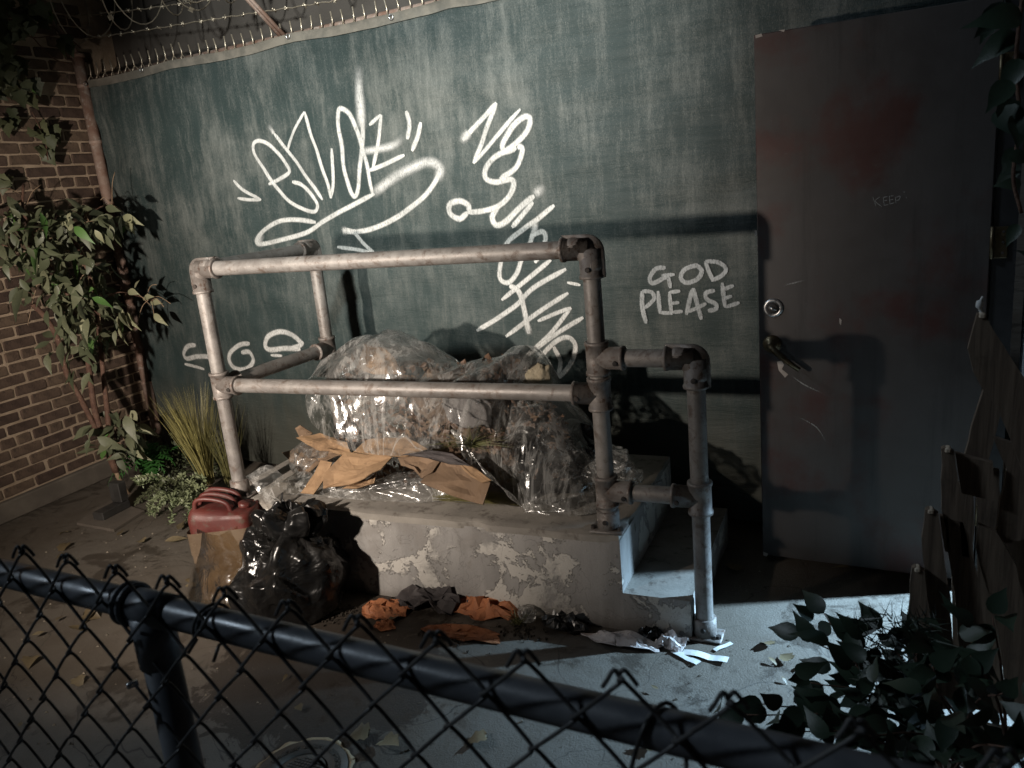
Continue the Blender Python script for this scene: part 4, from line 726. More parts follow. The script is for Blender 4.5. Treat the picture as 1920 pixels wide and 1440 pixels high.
c0 = at_z(1185, 935, ZP+.002); clump('bluish clear plastic bag at the right end of the platform behind the post', Vector((-.93, 2.88, ZP+.002)), [(.02, .0), (.10, .01), (.13, .06), (.12, .12), (.07, .16), (.02, .17)], MAT_PLASTIC2, 81, .09, (1, .8))
o = thing('plastic_bag', at_y(503, 960, 2.47), 'clear plastic bag sagging over the left front edge of the platform', 'plastic bag'); mb = MB(); cols = [(at_y(x, y0, 2.56), at_y(x2, y1, 2.46)) for x, y0, x2, y1 in ((478, 885, 482, 905), (488, 876, 492, 935), (505, 872, 508, 960), (520, 885, 522, 958), (532, 895, 526, 940))]
cz = Crumple(83, (5, 8, 12, 17, 23), .05); T = catmull([c_[0] for c_ in cols], 9); Bt = catmull([c_[1] for c_ in cols], 9); mb.grid([[(lambda p: p+Vector((0, -1, .2))*cz(p))(a.lerp(b_, j/36)+Vector((0, -.05*math.sin(math.pi*j/36), .02*math.sin(math.pi*j/36)))) for j in range(37)] for a, b_ in zip(T, Bt)]); mb.obj('film', MAT_PLASTIC2, o, True)
clump('small clear plastic bag beneath the left cardboard flaps', at_z(565, 905, ZP+.002)+Vector((0, .12, 0)), [(.02, 0), (.11, .01), (.13, .06), (.10, .11), (.03, .13)], MAT_PLASTIC2, 84, .08, (1.1, .8))
# contents seen through the sheet
clump('black trash bag lying under the clear sheet at the right of the heap', Vector((-1.17, 2.90, ZP+.002)), [(.02, 0), (.15, .01), (.17, .08), (.16, .16), (.11, .23), (.04, .26)], MAT_BAG, 91, .07, (1.15, .75), .2, 'trash_bag', 'trash bag', 100, 60, .18, 'sack')
clump('brown paper sack under the clear sheet, upper middle of the heap', Vector((-1.62, 3.04, ZP+.002)), [(.03, 0), (.22, .02), (.24, .18), (.22, .30), (.15, .39), (.05, .43)], MAT_SACK, 92, .12, (1.2, .7), 0, 'paper_sack', 'sack', 110, 70, .18, 'sack')
clump('milky plastic bag under the clear sheet at the left of the heap', Vector((-2.06, 3.00, ZP+.002)), [(.03, 0), (.17, .02), (.19, .16), (.18, .28), (.12, .39), (.04, .43)], MAT_PLASTIC2, 93, .09, (1.1, .8), 0, 'plastic_bag', 'plastic bag', 90, 56, .14, 'film')
clump('crumpled grey cloth showing through the middle of the clear sheet', at_y(885, 800, 2.80), [(.02, 0), (.09, .01), (.10, .08), (.08, .14), (.03, .17)], MAT_WOOL, 94, .12, (1, .6), 0, 'cloth', 'cloth', 70, 44, .2, 'fabric')
clump('beige sponge lump under the clear sheet near the tall rail post', at_y(1005, 745, 2.93), [(.01, 0), (.05, .01), (.06, .05), (.055, .10), (.04, .13), (.02, .15)], MAT_FOAM, 95, .16, (1.2, .6), .5, 'sponge', 'sponge', 70, 44, .0, 'foam')
lt = thing('leaf_litter', at_z(800, 900, ZP), 'brown dead leaves and scraps packed under the clear sheet', 'leaf litter'); mb = MB(); mb2 = MB()
for i in range(1500):
    x, y = rnd.uniform(640, 1060), rnd.uniform(668, 900); tp_y = 700 if x < 900 else 690+max(0, x-960)*1.2
    if y < tp_y-20: continue
    p = at_y(x, y, 2.72+.25*(1-(y-650)/280)+rnd.uniform(0, .07)); dv = Vector((rnd.gauss(0, 1), rnd.gauss(0, .5), rnd.gauss(0, .8))).normalized()*rnd.uniform(.02, .05); sd = dv.cross(Vector((rnd.gauss(0, .5), -1, rnd.gauss(0, .5)))).normalized()*rnd.uniform(.007, .016); (mb if rnd.random() < .8 else mb2).add([p, p+dv*.5+sd, p+dv+Vector((0, -.006, 0)), p+dv*.5-sd], [(0, 1, 2, 3)])
tag(mb.obj('dead_leaves', MAT_DEADDARK, lt), None, None, None, 'stuff'); tag(mb2.obj('paper_scraps', MAT_CARDDARK, lt), None, None, None, 'stuff')
wd = thing('dried_weeds', at_y(885, 830, 2.62), 'tuft of green dried weeds poking out of the middle of the heap', 'weeds'); mb = MB(); blades(mb, at_y(878, 838, 2.63), 120, .05, .13, 1.6, .0025, (.25, -.2), 9, .6); tag(mb.obj('blades', MAT_STRAWGREEN, wd), None, None, None, 'stuff')
sb = thing('straw_bundle', at_z(890, 938, ZP), 'flattened bundle of straw on the platform edge under the cardboard', 'straw'); mb = MB()
for i in range(170):
    a = at_z(rnd.uniform(810, 860), rnd.uniform(918, 938), ZP+.006+rnd.random()*.03); e = at_z(rnd.uniform(925, 985), rnd.uniform(922, 950), ZP+.004+rnd.random()*.02); sd = (e-a).cross(Z_).normalized()*.0025; mb.add([a-sd, a+sd, e], [(0, 1, 2)])
tag(mb.obj('stalks', MAT_STRAW, sb), None, None, None, 'stuff')
def card(label, pts, mat=MAT_CARD, th=.005, curl=.022, seed=0, nm='cardboard', cat='cardboard'):
    P = [at_y(x, y, Y) for x, y, Y in pts]; c_ = sum(P, Vector())/len(P); nn = Vector()
    for i in range(len(P)): nn += (P[i]-c_).cross(P[(i+1) % len(P)]-c_)
    nn.normalize()
    if nn.y > 0: nn = -nn
    edge = []                        # torn edges: extra jittered points
    for i in range(len(P)):
        a, b_ = P[i], P[(i+1) % len(P)]; k_ = max(1, int((b_-a).length/.03))
        for j in range(k_): q = a.lerp(b_, j/k_); edge.append(q+(Vector((nz(q.x*60, q.z*60, seed), nz(q.z*60, q.x*50, 4), nz(q.x*50, 9, seed)))*.004 if j else Vector()))
    n = len(edge); rings = [[c_+(q-c_)*f_+nn*(curl*nz(q.x*9*f_+seed, q.z*9*f_, 2)) for q in edge] for f_ in (.35, .7, 1.)]
    v = [c_]+[q for R_ in rings for q in R_]; f = [(0, 1+j, 1+(j+1) % n) for j in range(n)]+[(1+r_*n+j, 1+(r_+1)*n+j, 1+(r_+1)*n+(j+1) % n, 1+r_*n+(j+1) % n) for r_ in range(2) for j in range(n)]
    N_ = len(v); v2 = v+[q-nn*th for q in v]; f2 = f+[tuple(i+N_ for i in reversed(q)) for q in f]+[(1+2*n+j, 1+2*n+j+N_, 1+2*n+(j+1) % n+N_, 1+2*n+(j+1) % n) for j in range(n)]
    for q in v2: q.z = max(q.z, ZP+.002)
    o = link(nm, mesh(nm, v2, f2, mat)); return tag(o, label, cat, 'cardboard scraps on the platform')
card('bright tan torn cardboard flap in the middle front of the heap', [(646, 847, 2.66), (690, 852, 2.67), (735, 857, 2.68), (715, 880, 2.60), (685, 897, 2.57), (640, 910, 2.555), (607, 917, 2.55), (608, 893, 2.57)])
card('narrow tan cardboard strip standing at the left front of the heap', [(566, 926, 2.56), (588, 927, 2.56), (624, 868, 2.66), (600, 862, 2.66)], seed=2)
card('long pointed cardboard flap lying at the upper left of the heap', [(556, 822, 2.86), (600, 812, 2.88), (652, 830, 2.76), (660, 850, 2.72), (640, 852, 2.72), (592, 842, 2.80)], seed=3)
card('cardboard tab sticking up behind the long pointed flap', [(553, 803, 2.92), (562, 797, 2.92), (585, 812, 2.90), (575, 822, 2.90), (560, 818, 2.9)], MAT_CARDDARK, seed=4)
card('dull brown cardboard panel low behind the narrow strip', [(530, 850, 2.90), (560, 835, 2.92), (625, 850, 2.80), (640, 856, 2.74), (600, 868, 2.74), (565, 890, 2.70), (552, 872, 2.8)], MAT_CARDDARK, seed=5)
card('wide brown cardboard panel tucked under the sheet above the tan flap', [(655, 848, 2.70), (690, 825, 2.76), (760, 818, 2.76), (800, 840, 2.70), (760, 856, 2.67), (700, 853, 2.675)], MAT_CARD, seed=6)
card('tan cardboard scrap below the bright torn flap', [(640, 916, 2.565), (690, 900, 2.60), (705, 885, 2.62), (700, 905, 2.60), (670, 918, 2.57)], seed=7)
card('large brown cardboard sheet hanging over the platform edge at the right', [(789, 905, 2.56), (826, 862, 2.66), (862, 866, 2.65), (905, 890, 2.58), (919, 905, 2.55), (906, 946, 2.51), (850, 930, 2.53)], MAT_CARDDARK, seed=8)
card('folded brown cardboard flap on top of the large hanging sheet', [(858, 868, 2.62), (885, 872, 2.60), (922, 902, 2.54), (902, 903, 2.54), (882, 892, 2.56), (868, 880, 2.59)], MAT_CARD, seed=9)
card('torn brown cardboard piece left of the large hanging sheet', [(745, 858, 2.68), (790, 850, 2.69), (828, 862, 2.66), (812, 885, 2.60), (790, 897, 2.58), (776, 880, 2.61), (752, 872, 2.65)], MAT_CARDDARK, seed=10)
card('dark curved cardboard edge under the sheet above the hanging sheet', [(755, 852, 2.66), (800, 843, 2.66), (850, 852, 2.63), (880, 872, 2.59), (845, 872, 2.60), (800, 858, 2.64)], MAT_CHARCOAL, seed=11)
card('upright brown cardboard panel under the sheet at the top left', [(668, 690, 2.93), (686, 646, 2.97), (720, 652, 2.96), (740, 672, 2.95), (748, 700, 2.93), (700, 702, 2.92)], MAT_CARD, seed=12)
card('brown cardboard panel under the sheet behind the lower rail', [(770, 735, 2.90), (800, 690, 2.95), (850, 700, 2.94), (860, 740, 2.89), (810, 750, 2.88)], MAT_CARDDARK, seed=13)
# ================================================================== LITTER ON THE GROUND
from mathutils.geometry import delaunay_2d_cdt
def crumpled(name, label, cat, c0, sx, sy, h, mat, seed, n=120):
    r = random.Random(seed); pts = []; k = 0          # a sheet creased along a random triangle net
    while len(pts) < n and k < 6000:
        k += 1; a = r.uniform(0, 6.283); q = math.sqrt(r.random()); e = .82+.30*nz(math.cos(a)*1.6+seed, math.sin(a)*1.6, 2); p = Vector((math.cos(a)*q*e, math.sin(a)*q*e))
        if all((p-o_).length > .10 for o_ in pts): pts.append(p)
    vv, _, ff_, *_ = delaunay_2d_cdt(pts, [], [], 0, 1e-5); th = r.uniform(0, 3.14); P = []
    for p in vv:
        rr = min(1, p.length); u = p.x*math.cos(th)+p.y*math.sin(th); hump = .55*(1-rr**2)*(.75+.9*nz(p.x*1.8+seed, p.y*1.8, 5)); ridge = .40*tri(u*1.6+.4*nz(p.x*2, p.y*2, seed))*(1-.6*rr)
        z_ = h*max(.0, hump+ridge+r.uniform(-.20, .20)*(1-.35*rr)); P.append(c0+Vector((p.x*sx+r.uniform(-.16, .16)*sx*(1-rr), p.y*sy+r.uniform(-.20, .20)*sy*(1-rr), max(.004, z_))))
    fs = [f_ for f_ in ff_ if max((vv[f_[i]]-vv[f_[(i+1) % 3]]).length for i in range(3)) < .42]
    o = link(name, mesh(name, P, fs, mat)); md = o.modifiers.new('sub', 'SUBSURF'); md.subdivision_type = 'SIMPLE'; md.levels = md.render_levels = 1
    md = o.modifiers.new('thick', 'SOLIDIFY'); md.thickness = .0012; return tag(o, label, cat)
def G(x, y): return at_z(x, y, 0)
crumpled('paper', 'crumpled rust orange paper nearest the black trash bag', 'paper', G(722, 1148), .13, .085, .055, MAT_KRAFT, 201)
crumpled('paper', 'folded rust orange paper corner lying in front of the nearest orange crumple', 'paper', G(722, 1175), .06, .045, .03, MAT_KRAFT, 202)
crumpled('cloth', 'crumpled charcoal cloth peaked up against the platform between the orange papers', 'cloth', G(812, 1138), .21, .085, .11, MAT_CHARCOAL, 203)
crumpled('paper', 'large rust orange paper crumple at the right of the charcoal cloth', 'paper', G(912, 1150), .17, .085, .08, MAT_KRAFT, 204)
crumpled('paper', 'flat rust orange paper sheet in front of the large orange crumple', 'paper', G(868, 1190), .20, .065, .034, MAT_KRAFT, 205)
crumpled('plastic_scrap', 'black plastic scrap bunched against the platform below the tall post', 'plastic', G(1062, 1180), .13, .06, .075, MAT_BAG, 206)
crumpled('paper', 'crumpled dirty white paper left of the right post foot', 'paper', G(1165, 1205), .16, .06, .045, MAT_WHITEPAPER, 207)
crumpled('paper', 'smaller dirty white paper beside the right post foot', 'paper', G(1262, 1210), .075, .055, .055, MAT_WHITEPAPER, 208)
crumpled('plastic_scrap', 'black plastic scrap wedged between the two white papers and the step', 'plastic', G(1222, 1192), .065, .045, .05, MAT_BAG, 209)
for i, (a, b_, w_, lab) in enumerate((((1280, 1225), (1365, 1243), .016, 'longer white paper strip in front of the right post foot'), ((1262, 1222), (1310, 1248), .013, 'short white paper strip beside the smaller white paper'), ((1340, 1222), (1372, 1208), .008, 'thin curled white paper strip right of the post foot'))):
    A_, B_ = G(*a), G(*b_); sd = (B_-A_).cross(Z_).normalized()*w_; n = 10
    o = link('paper_strip', mesh('paper_strip', [q for k_ in range(n+1) for q in ((lambda c_: (c_-sd*(1+.2*nz(k_, i)), c_+sd))(A_.lerp(B_, k_/n)+Vector((0, 0, .006+.012*abs(nz(k_*.16, i*3))))))], [(k_*2, k_*2+1, k_*2+3, k_*2+2) for k_ in range(n)], MAT_STRIP)); o.modifiers.new('thick', 'SOLIDIFY').thickness = .0012; tag(o, lab, 'paper')
cu = G(990, 1165); o = thing('plastic_cup', cu, 'crushed clear plastic cup with green weed inside, beside the orange paper', 'cup')
mb = MB(); bag(mb, cu+Vector((0, 0, .002)), [(.02, 0), (.032, .01), (.036, .04), (.030, .055)], 40, 20, 211, .03, (6, 9, 14), .1); mb.obj('cup', MAT_PLASTIC2, o, True); mb = MB(); blades(mb, cu+Vector((-.03, -.02, .004)), 60, .02, .06, 1.2, .003, seed=12); tag(mb.obj('weed', MAT_STRAWGREEN, o), None, None, None, 'stuff')
for i, (x, y, n_) in enumerate(((975, 1185, 70), (850, 1200, 40), (790, 1130, 30), (650, 1150, 90), (610, 1160, 60))):
    mb = MB(); c0 = G(x, y); r = random.Random(i)
    for k_ in range(n_):
        p = c0+Vector((r.gauss(0, .05), r.gauss(0, .03), .003)); s_ = r.uniform(.003, .011); dv = Vector((r.gauss(0, 1), r.gauss(0, 1), r.uniform(.2, 1))).normalized()*s_; e = dv.orthogonal().normalized()*s_*.8; g_ = dv.cross(e).normalized()*s_*.6; mb.add([p+dv, p+e, p+g_, p-e, p-g_*.9], [(0, 1, 2), (0, 2, 3), (0, 3, 4), (0, 4, 1)])
    o = mb.obj('soil_crumbs', MAT_SOIL); tag(o, None, None, None, 'stuff'); o['label'] = 'dark soil crumbs scattered on the ground'
lf = [(130, 1182, .09, 0), (85, 1190, .05, 0), (160, 1160, .07, 1), (105, 1170, .05, 0), (190, 1148, .10, 0), (145, 1278, .05, 1), (125, 1025, .07, 1), (112, 1055, .08, 0), (130, 1003, .07, 0), (310, 1022, .11, 0), (335, 1000, .10, 0), (345, 985, .09, 0), (690, 1385, .07, 1), (722, 1398, .07, 1), (910, 1390, .07, 1), (1445, 1215, .05, 1), (1440, 1240, .04, 0), (1380, 1075, .07, 1), (1595, 1072, .07, 0), (1500, 1260, .04, 0), (1480, 1245, .05, 1), (1465, 1275, .03, 0), (1210, 1410, .05, 1), (1085, 1350, .03, 1), (355, 1090, .035, 1), (365, 1105, .04, 1), (540, 1270, .03, 0), (800, 1260, .03, 1), (1235, 1300, .03, 0), (560, 1330, .03, 1), (980, 1345, .025, 0), (750, 1160, .06, 0), (60, 1240, .06, 1), (220, 1010, .06, 0), (270, 1020, .05, 1), (40, 1370, .04, 0), (420, 1190, .03, 0), (1330, 1180, .03, 1)]
for x, y, s_, kd in lf:
    p = G(x, y); p.z = .012+.16*s_*.5; a = rnd.uniform(0, 6.28); o = place_leaf(L_DEADI if kd else L_DEAD, None, p, (math.cos(a), math.sin(a), rnd.uniform(-.05, .15)), s_, roll=(rnd.gauss(0, .25), rnd.gauss(0, .25), 1), nm='fallen_leaf')
    near = min((('the red jerry can', (-2.5, 2.4)), ('the plywood offcut', (-3.9, 2.9)), ('the damp stain with painted fence shade', (-1.75, 2.0)), ('the access cover', (-1.55, 1.55)), ('the right post foot', (-.5, 2.5)), ('the dark bush', (-.1, 2.2)), ('the foot of the door', (0, 3.1)), ('the black trash bag', (-2.05, 2.15)), ('the orange papers', (-1.4, 2.3)), ('the middle of the foreground fence', (-.8, 1.8)), ('the brick wall plinth', (-4.1, 2.6))), key=lambda q: math.hypot(p.x-q[1][0], p.y-q[1][1]))[0]
    tag(o, ('tiny ' if s_ < .045 else 'small ' if s_ < .075 else 'larger ')+('lobed' if kd else 'pointed')+' dry fallen leaf on the ground near '+near, 'leaf', 'fallen leaves on the concrete')
mb = MB(); r = random.Random(77)      # grit and crumbs over the concrete
for i in range(1500):
    p = Vector((r.uniform(-3.9, .3), r.uniform(1.2, 3.3), .002))
    if -2.65 < p.x < -.5 and p.y > 2.42: continue
    s_ = .0018+.006*r.random()**4; mb.add([p+Vector((s_, 0, 0)), p+Vector((-.5*s_, .9*s_, 0)), p+Vector((-.6*s_, -.8*s_, 0)), p+Vector((0, 0, s_*r.uniform(.5, 1.1)))], [(0, 1, 3), (1, 2, 3), (2, 0, 3)])
o = mb.obj('grit', MAT_GRIT); tag(o, 'fine pale grit scattered over the concrete', None, None, 'stuff')
# access cover in the ground
mc = at_z(565, 1452); mc.z = 0; cv = thing('access_cover', mc, 'small round cast iron access cover set in the concrete', 'access cover')
def ring(mb, c_, r0, r1, z0, z1, n=48, jit=0):
    v = []; 
    for j in range(n): a = 2*math.pi*j/n; k_ = 1+jit*nz(math.cos(a)*4, math.sin(a)*4); x, y = math.cos(a), math.sin(a); v += [c_+Vector((x*r0, y*r0, z0)), c_+Vector((x*r0, y*r0, z1)), c_+Vector((x*r1*k_, y*r1*k_, z1)), c_+Vector((x*r1*k_, y*r1*k_, z0))]
    f = [(j*4+q, j*4+(q+1) % 4, ((j+1) % n)*4+(q+1) % 4, ((j+1) % n)*4+q) for j in range(n) for q in range(4)]; mb.add(v, f)
mb = MB(); ring(mb, mc, .137, .150, .001, .007, 72, .12); mb.obj('sandy_joint', MAT_SAND, cv, True)
mb = MB(); ring(mb, mc, .078, .136, .001, .010); mb.obj('rim', MAT_IRON, cv, True); mb = MB(); ring(mb, mc, 0.002, .074, .001, .008); mb.obj('lid', MAT_IRON, cv, True)
mb = MB()
for i in range(-6, 7):
    for j in range(-6, 7):
        if i*i+j*j < 34: mb.box((mc.x+i*.011-.0035, mc.y+j*.011-.0035, .008), (mc.x+i*.011+.0035, mc.y+j*.011+.0035, .0115))
tag(mb.obj('waffle_studs', MAT_IRON, cv), None, None, None, 'stuff')
mb = MB()
for k_ in range(26):
    a = math.radians(20+k_*6.2); 
    if k_ in (9, 17): continue
    u_ = Vector((math.sin(a), -math.cos(a), 0)); w_ = Vector((math.cos(a), math.sin(a), 0)); c_ = mc+w_*.107
    for (x0, x1, y0, y1) in ((-.004, -.002, -.009, .009), ((.001, .004, -.009, .009) if k_ % 3 else (.001, .004, 0, .009)), (-.002, .001, -.002+.004*(k_ % 2), .001+.004*(k_ % 2))): mb.box((x0, y0, .0101), (x1, y1, .0128), u_, w_, Vector((c_.x, c_.y, 0)))
mb.obj('raised_marks', MAT_IRON, cv)
# ================================================================== RIGHT SIDE: BROKEN PALLET, BUSH, VINE
PY = 2.22
pa = thing('broken_pallet', at_z(1800, 1300), 'broken timber pallet leaning at the right, its snapped boards stepping down', 'pallet')
def pboard(pts, dY=0., nm='board', mat=MAT_WOOD, th=.020):
    P = [at_y(x, y, PY+dY) for x, y in pts]; edge = []
    for i in range(len(P)):
        a, b_ = P[i], P[(i+1) % len(P)]; k_ = max(1, int((b_-a).length/.04))
        for j in range(k_): q = a.lerp(b_, j/k_); edge.append(q+(Vector((nz(q.x*40, q.z*40, dY*99), 0, nz(q.z*40, 4, dY*50)))*.005 if j else Vector()))
    MB().prism(edge, (0, 1, 0), th).obj(nm, mat, pa)
pboard([(1833, 588), (1848, 592), (1880, 645), (1925, 715), (1925, 905), (1905, 850), (1868, 760), (1845, 735), (1826, 700), (1815, 655)], .0)
pboard([(1845, 730), (1880, 760), (1852, 868), (1808, 858), (1822, 800)], .03)
for x0, x1, yt in ((1782, 1824, 905), (1830, 1874, 875), (1882, 1932, 830)): pboard([(x0, yt), (x1, yt+8), (x1+3, 1100), (x1+6, 1330), (x0+8, 1330), (x0+3, 1100)], .06)
pboard([(1765, 842), (1772, 839), (1790, 848), (1806, 960), (1836, 1100), (1862, 1330), (1806, 1330), (1790, 1110), (1766, 960)], -.03)
pboard([(1735, 957), (1742, 954), (1760, 964), (1772, 1060), (1800, 1330), (1756, 1330), (1736, 1120), (1728, 1010)], -.06)
pboard([(1710, 1066), (1716, 1063), (1734, 1072), (1744, 1150), (1756, 1330), (1706, 1330), (1698, 1180)], -.085)
pboard([(1791, 850), (1862, 868), (1866, 940), (1803, 925)], -.005); pboard([(1762, 968), (1806, 980), (1818, 1046), (1772, 1034)], -.03); pboard([(1736, 1076), (1776, 1086), (1786, 1150), (1745, 1140)], -.058)
pboard([(1862, 820), (1900, 832), (1925, 860), (1925, 1010), (1885, 1020), (1868, 1000), (1888, 880)], .015)
pboard([(1835, 985), (1870, 1000), (1905, 1060), (1925, 1150), (1925, 1330), (1890, 1330), (1870, 1180), (1830, 1030)], -.02)
for (a, b_) in (((1790, 1300), (1935, 1300)),):
    A_, B_ = at_y(*a, PY+.055), at_y(*b_, PY+.055); MB().box((A_.x, PY+.055, A_.z-.045), (B_.x+.05, PY+.14, A_.z+.045), bev=.004).obj('stringer', MAT_WOOD, pa)
for (x, y) in ((1834, 590), (1770, 842), (1738, 957), (1713, 1066)):
    p = at_y(x, y, PY-.085 if x < 1720 else PY-.06 if x < 1740 else PY-.03 if x < 1780 else PY); MB().box((p.x+.002, p.y-.004, p.z-.010), (p.x+.016, p.y+.024, p.z+.004), bev=.003).obj('split_end', MAT_ENDWOOD, pa)
sp_ = [at_y(x, y, PY+.01) for x, y in ((1842, 590), (1836, 575), (1839, 563), (1843, 556))]; mb = MB(); mb.tube(catmull(sp_, 4), [.004]*4+[.008]*4+[.003]*5, 6); mb.obj('splinter', MAT_STRIP, pa, True)
bu = thing('bush', at_z(1700, 1420)+Vector((.1, -.15, 0)), 'dark leafy bush spreading over the lower right corner', 'bush'); bu0 = Vector(PW[bu.name].translation)
tips = []
for (x, y, Y) in ((1500, 1190, 2.0), (1545, 1150, 2.05), (1430, 1320, 1.75), (1395, 1340, 1.65), (1520, 1280, 1.85), (1600, 1200, 2.0), (1650, 1180, 2.0), (1480, 1370, 1.6), (1560, 1330, 1.75), (1660, 1260, 1.9), (1750, 1250, 1.8), (1720, 1180, 1.95), (1820, 1230, 1.75), (1620, 1380, 1.55), (1780, 1340, 1.6), (1880, 1300, 1.6), (1860, 1150, 1.85), (1900, 1400, 1.45), (1700, 1410, 1.5)):
    e = at_y(x, y, Y); s0 = bu0+Vector((rnd.uniform(-.12, .15), rnd.uniform(-.1, .1), 0)); P = catmull([s0, (s0+e)/2+Vector((0, 0, .10)), e], 6); MB().tube(P, [.005-.0035*i/(len(P)-1) for i in range(len(P))], 6).obj('stem', MAT_BARK, bu, True); tips.append(P)
for i in range(215):
    P = rnd.choice(tips); k_ = rnd.randint(3, len(P)-1); p = P[k_]+Vector((rnd.gauss(0, .045), rnd.gauss(0, .05), rnd.gauss(0, .04))); p.z = max(.03, p.z); tg = (P[k_]-P[k_-1]).normalized()
    place_leaf(L_BUSH, bu, p, tg*.6+Vector((rnd.gauss(-.2, .6), rnd.gauss(0, .5), rnd.gauss(0, .5))), rnd.uniform(.055, .09))
for P in tips:
    for q in (-1, -2): place_leaf(L_BUSH, bu, P[q], (P[-1]-P[-3])+Vector((rnd.gauss(0, .03), 0, rnd.gauss(0, .05))), rnd.uniform(.065, .09), roll=(0, -.8, .6))
mb = MB()
for i in range(420):
    c0 = at_y(rnd.uniform(1600, 1760), rnd.uniform(1150, 1330), 1.95+rnd.uniform(-.1, .1)); c0.z = max(.02, c0.z); dv = Vector((rnd.gauss(-.3, .7), rnd.gauss(0, .5), rnd.gauss(.5, .6))).normalized()*rnd.uniform(.03, .07); sd = dv.orthogonal().normalized()*.0022; mb.add([c0-sd, c0+sd, c0+dv], [(0, 1, 2)])
tag(mb.obj('grass_blades', MAT_BUSH, bu), None, None, None, 'stuff')
vi = thing('vine', at_y(1915, 10, 2.1), 'vine of broad dark leaves hanging down at the upper right edge', 'vine')
MB().tube(catmull([at_y(x, y, 2.1) for x, y in ((1935, -160), (1915, 10), (1905, 120), (1912, 230), (1900, 330), (1915, 400))], 6), .004, 6).obj('stem', MAT_BARK, vi, True)
for (x, y, s_) in ((1868, 20, .07), (1890, 5, .08), (1905, 60, .09), (1880, 185, .09), (1870, 205, .10), (1895, 150, .08), (1912, 110, .08), (1905, 275, .06), (1890, 290, .05), (1912, 310, .06), (1915, 345, .05), (1908, 420, .05), (1915, 470, .05), (1918, 210, .09), (1918, 30, .1)):
    place_leaf(L_BUSH, vi, at_y(x, y, 2.1+rnd.uniform(-.05, .05)), (rnd.gauss(-.3, .5), rnd.gauss(-.2, .3), rnd.gauss(-.6, .4)), s_, roll=(0, -.9, .3))
# ================================================================== FOREGROUND CHAIN LINK FENCE
ff = thing('low_chain_link_fence', (-.7, .82, 0), 'low black chain link fence across the foreground', 'fence')
ra0, ra1 = Vector((-2.2, .908, 1.0)), Vector((.8, .713, 1.0)); rd = (ra1-ra0).normalized(); rn = Vector((rd.y, -rd.x, 0))
pj = (-1.074+2.2)/(3.0); pp = ra0.lerp(ra1, pj)
MB().tube([ra0, ra0.lerp(ra1, .3), ra0.lerp(ra1, .7), ra1], .0250, 24).obj('top_rail', MAT_BLACKPIPE, ff, True)
MB().tube([Vector((pp.x, pp.y, 0)), Vector((pp.x, pp.y, .972))], .030, 24).obj('post', MAT_BLACKPIPE, ff, True)
mb = MB(); mb.tube([pp-rd*.055, pp+rd*.055], .0295, 24); mb.tube([Vector((pp.x, pp.y, .90)), Vector((pp.x, pp.y, .99))], .0345, 24); o = mb.obj('loop_cap', MAT_BLACKPIPE, ff, True)
for dx in (-.05, -.035): MB().tube([pp+rd*dx+(rn*math.cos(q)+Z_*math.sin(q))*.0325 for q in [math.radians(x_) for x_ in range(0, 361, 15)]], .005, 8, False).obj('band', MAT_BLACKPIPE, o, True)
mb = MB(); lathe_dir(mb, Vector((pp.x-.028, pp.y-.03, .875)), (-.6, -1, 0), [(0, .006), (.016, .006), (.018, .004)], 8); mb.obj('bolt', MAT_STEEL, o, True)
D_, H_ = .1205, .123; YW = -.034; ZTOP = 1.078; RW = .0027
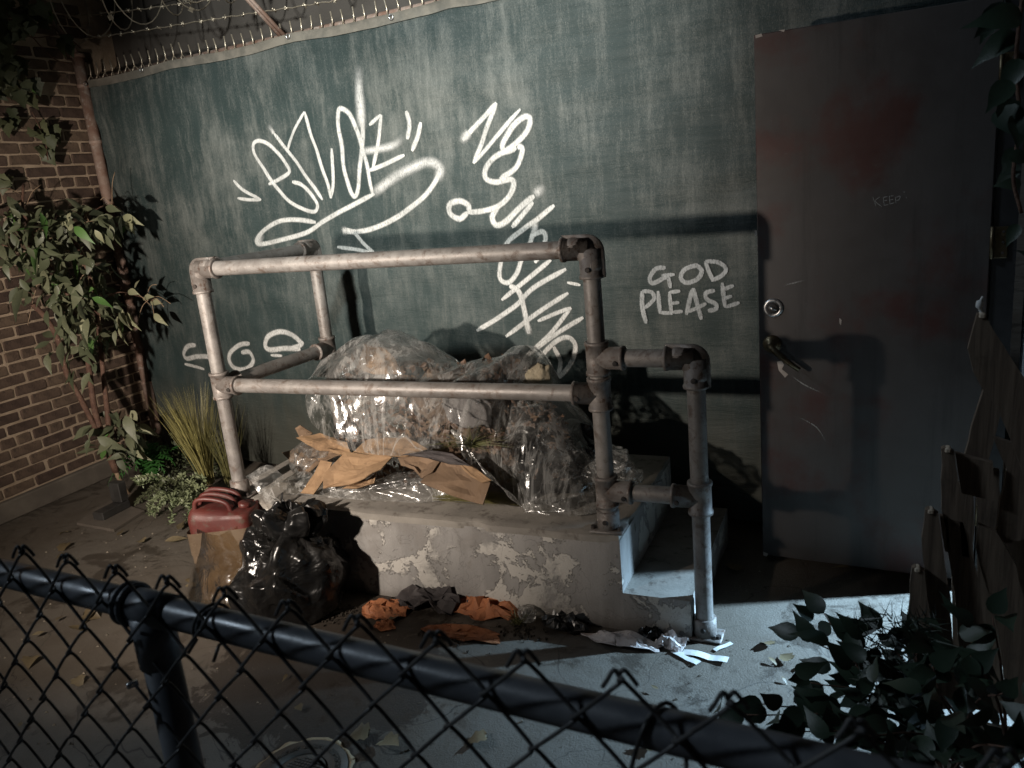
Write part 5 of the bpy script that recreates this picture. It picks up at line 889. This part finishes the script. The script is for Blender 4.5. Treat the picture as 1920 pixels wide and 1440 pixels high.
def wire(k_):
    x0 = -2.2055+k_*D_/2; pts = []; n = 15
    for i in range(n):
        sgn = 1 if (i+k_) % 2 == 0 else -1; z_ = ZTOP-i*H_/2
        if z_ < .02: break
        x = x0+sgn*(D_/4+.0018); jx = .004*nz(k_*3.1, i*1.7); jz = .004*nz(k_*1.3, i*2.7, 5); dep = .0065
        c_ = Vector((x+jx, 0, z_+jz)); 
        if i == 0: pts.append((c_.x-sgn*.002, .001*sgn, c_.z+.006))
        up = -1 if sgn > 0 else 1
        pts += [(c_.x-sgn*.008, -dep*up, c_.z+.0075), (c_.x, 0, c_.z), (c_.x-sgn*.008, dep*up, c_.z-.0075)]
    out = []
    for (x, y, z_) in pts: f_ = (x-ra0.x)/(ra1.x-ra0.x); b_ = ra0.lerp(ra1, f_); out.append(Vector((x, b_.y+YW+y, z_)))
    mb = MB(); mb.tube(catmull(out, 4), RW, 8)
    sgn0 = 1 if k_ % 2 == 0 else -1; tp_ = out[0]; mb.tube(catmull([tp_, tp_+Vector((sgn0*.006, 0, .008)), tp_+Vector((sgn0*.013, .004*sgn0, -.003)), tp_+Vector((sgn0*.019, .005*sgn0, -.013))], 4), RW, 8); mb.obj('wire', MAT_BLACKWIRE, ff, True)
for k_ in range(0, 46): wire(k_)
def tie(x, tw):
    f_ = (x-ra0.x)/(ra1.x-ra0.x); c_ = ra0.lerp(ra1, f_); P = [c_+rd*(tw*(q-180)/180)+(rn*math.cos(math.radians(q))+Z_*math.sin(math.radians(q)))*(.0295) for q in range(-40, 320, 20)]
    P = [P[0]+rn*.02+Vector((0, 0, -.012))]+P+[P[-1]+rn*.016+Vector((0, 0, -.02))]; MB().tube(P, .0028, 7).obj('wire_tie', MAT_BLACKWIRE, ff, True)
for x, tw in ((-.20, .03), (-.92, .02), (-1.62, .02), (.35, .02)): tie(x, tw)

# ================================================================== WARM FLOODLIGHT (just out of view on the left; its unseen top flap is added to shade the wall head)
fl = thing('floodlight', (KEY.x, KEY.y-.12, 0), 'black floodlight on a stand with an added flap shading the wall, unseen left of the view', 'floodlight')
MB().box((KEY.x-.12, KEY.y-.22, KEY.z-.10), (KEY.x+.12, KEY.y-.06, KEY.z+.10), bev=.01).obj('housing', MAT_FRAME, fl)
MB().tube([(KEY.x, KEY.y-.14, 0), (KEY.x, KEY.y-.14, KEY.z-.10)], .018, 12).obj('stand', MAT_FRAME, fl, True)
for q in range(3): a = q*2.094+.5; MB().tube([(KEY.x, KEY.y-.14, .35), (KEY.x+.35*math.cos(a), KEY.y-.14+.35*math.sin(a), .01)], .011, 8).obj('leg', MAT_FRAME, fl, True)
BD = .46; zb = BD*math.tan(math.radians(13.2))
MB().prism([KEY+Vector(q) for q in ((-.12, -.06, .105), (.12, -.06, .105), (.10, BD, zb), (-.62, BD-.12, zb))], Z_, .004).obj('added_flap', MAT_FRAME, fl)  # flap added out of view to keep the beam off the upper bricks
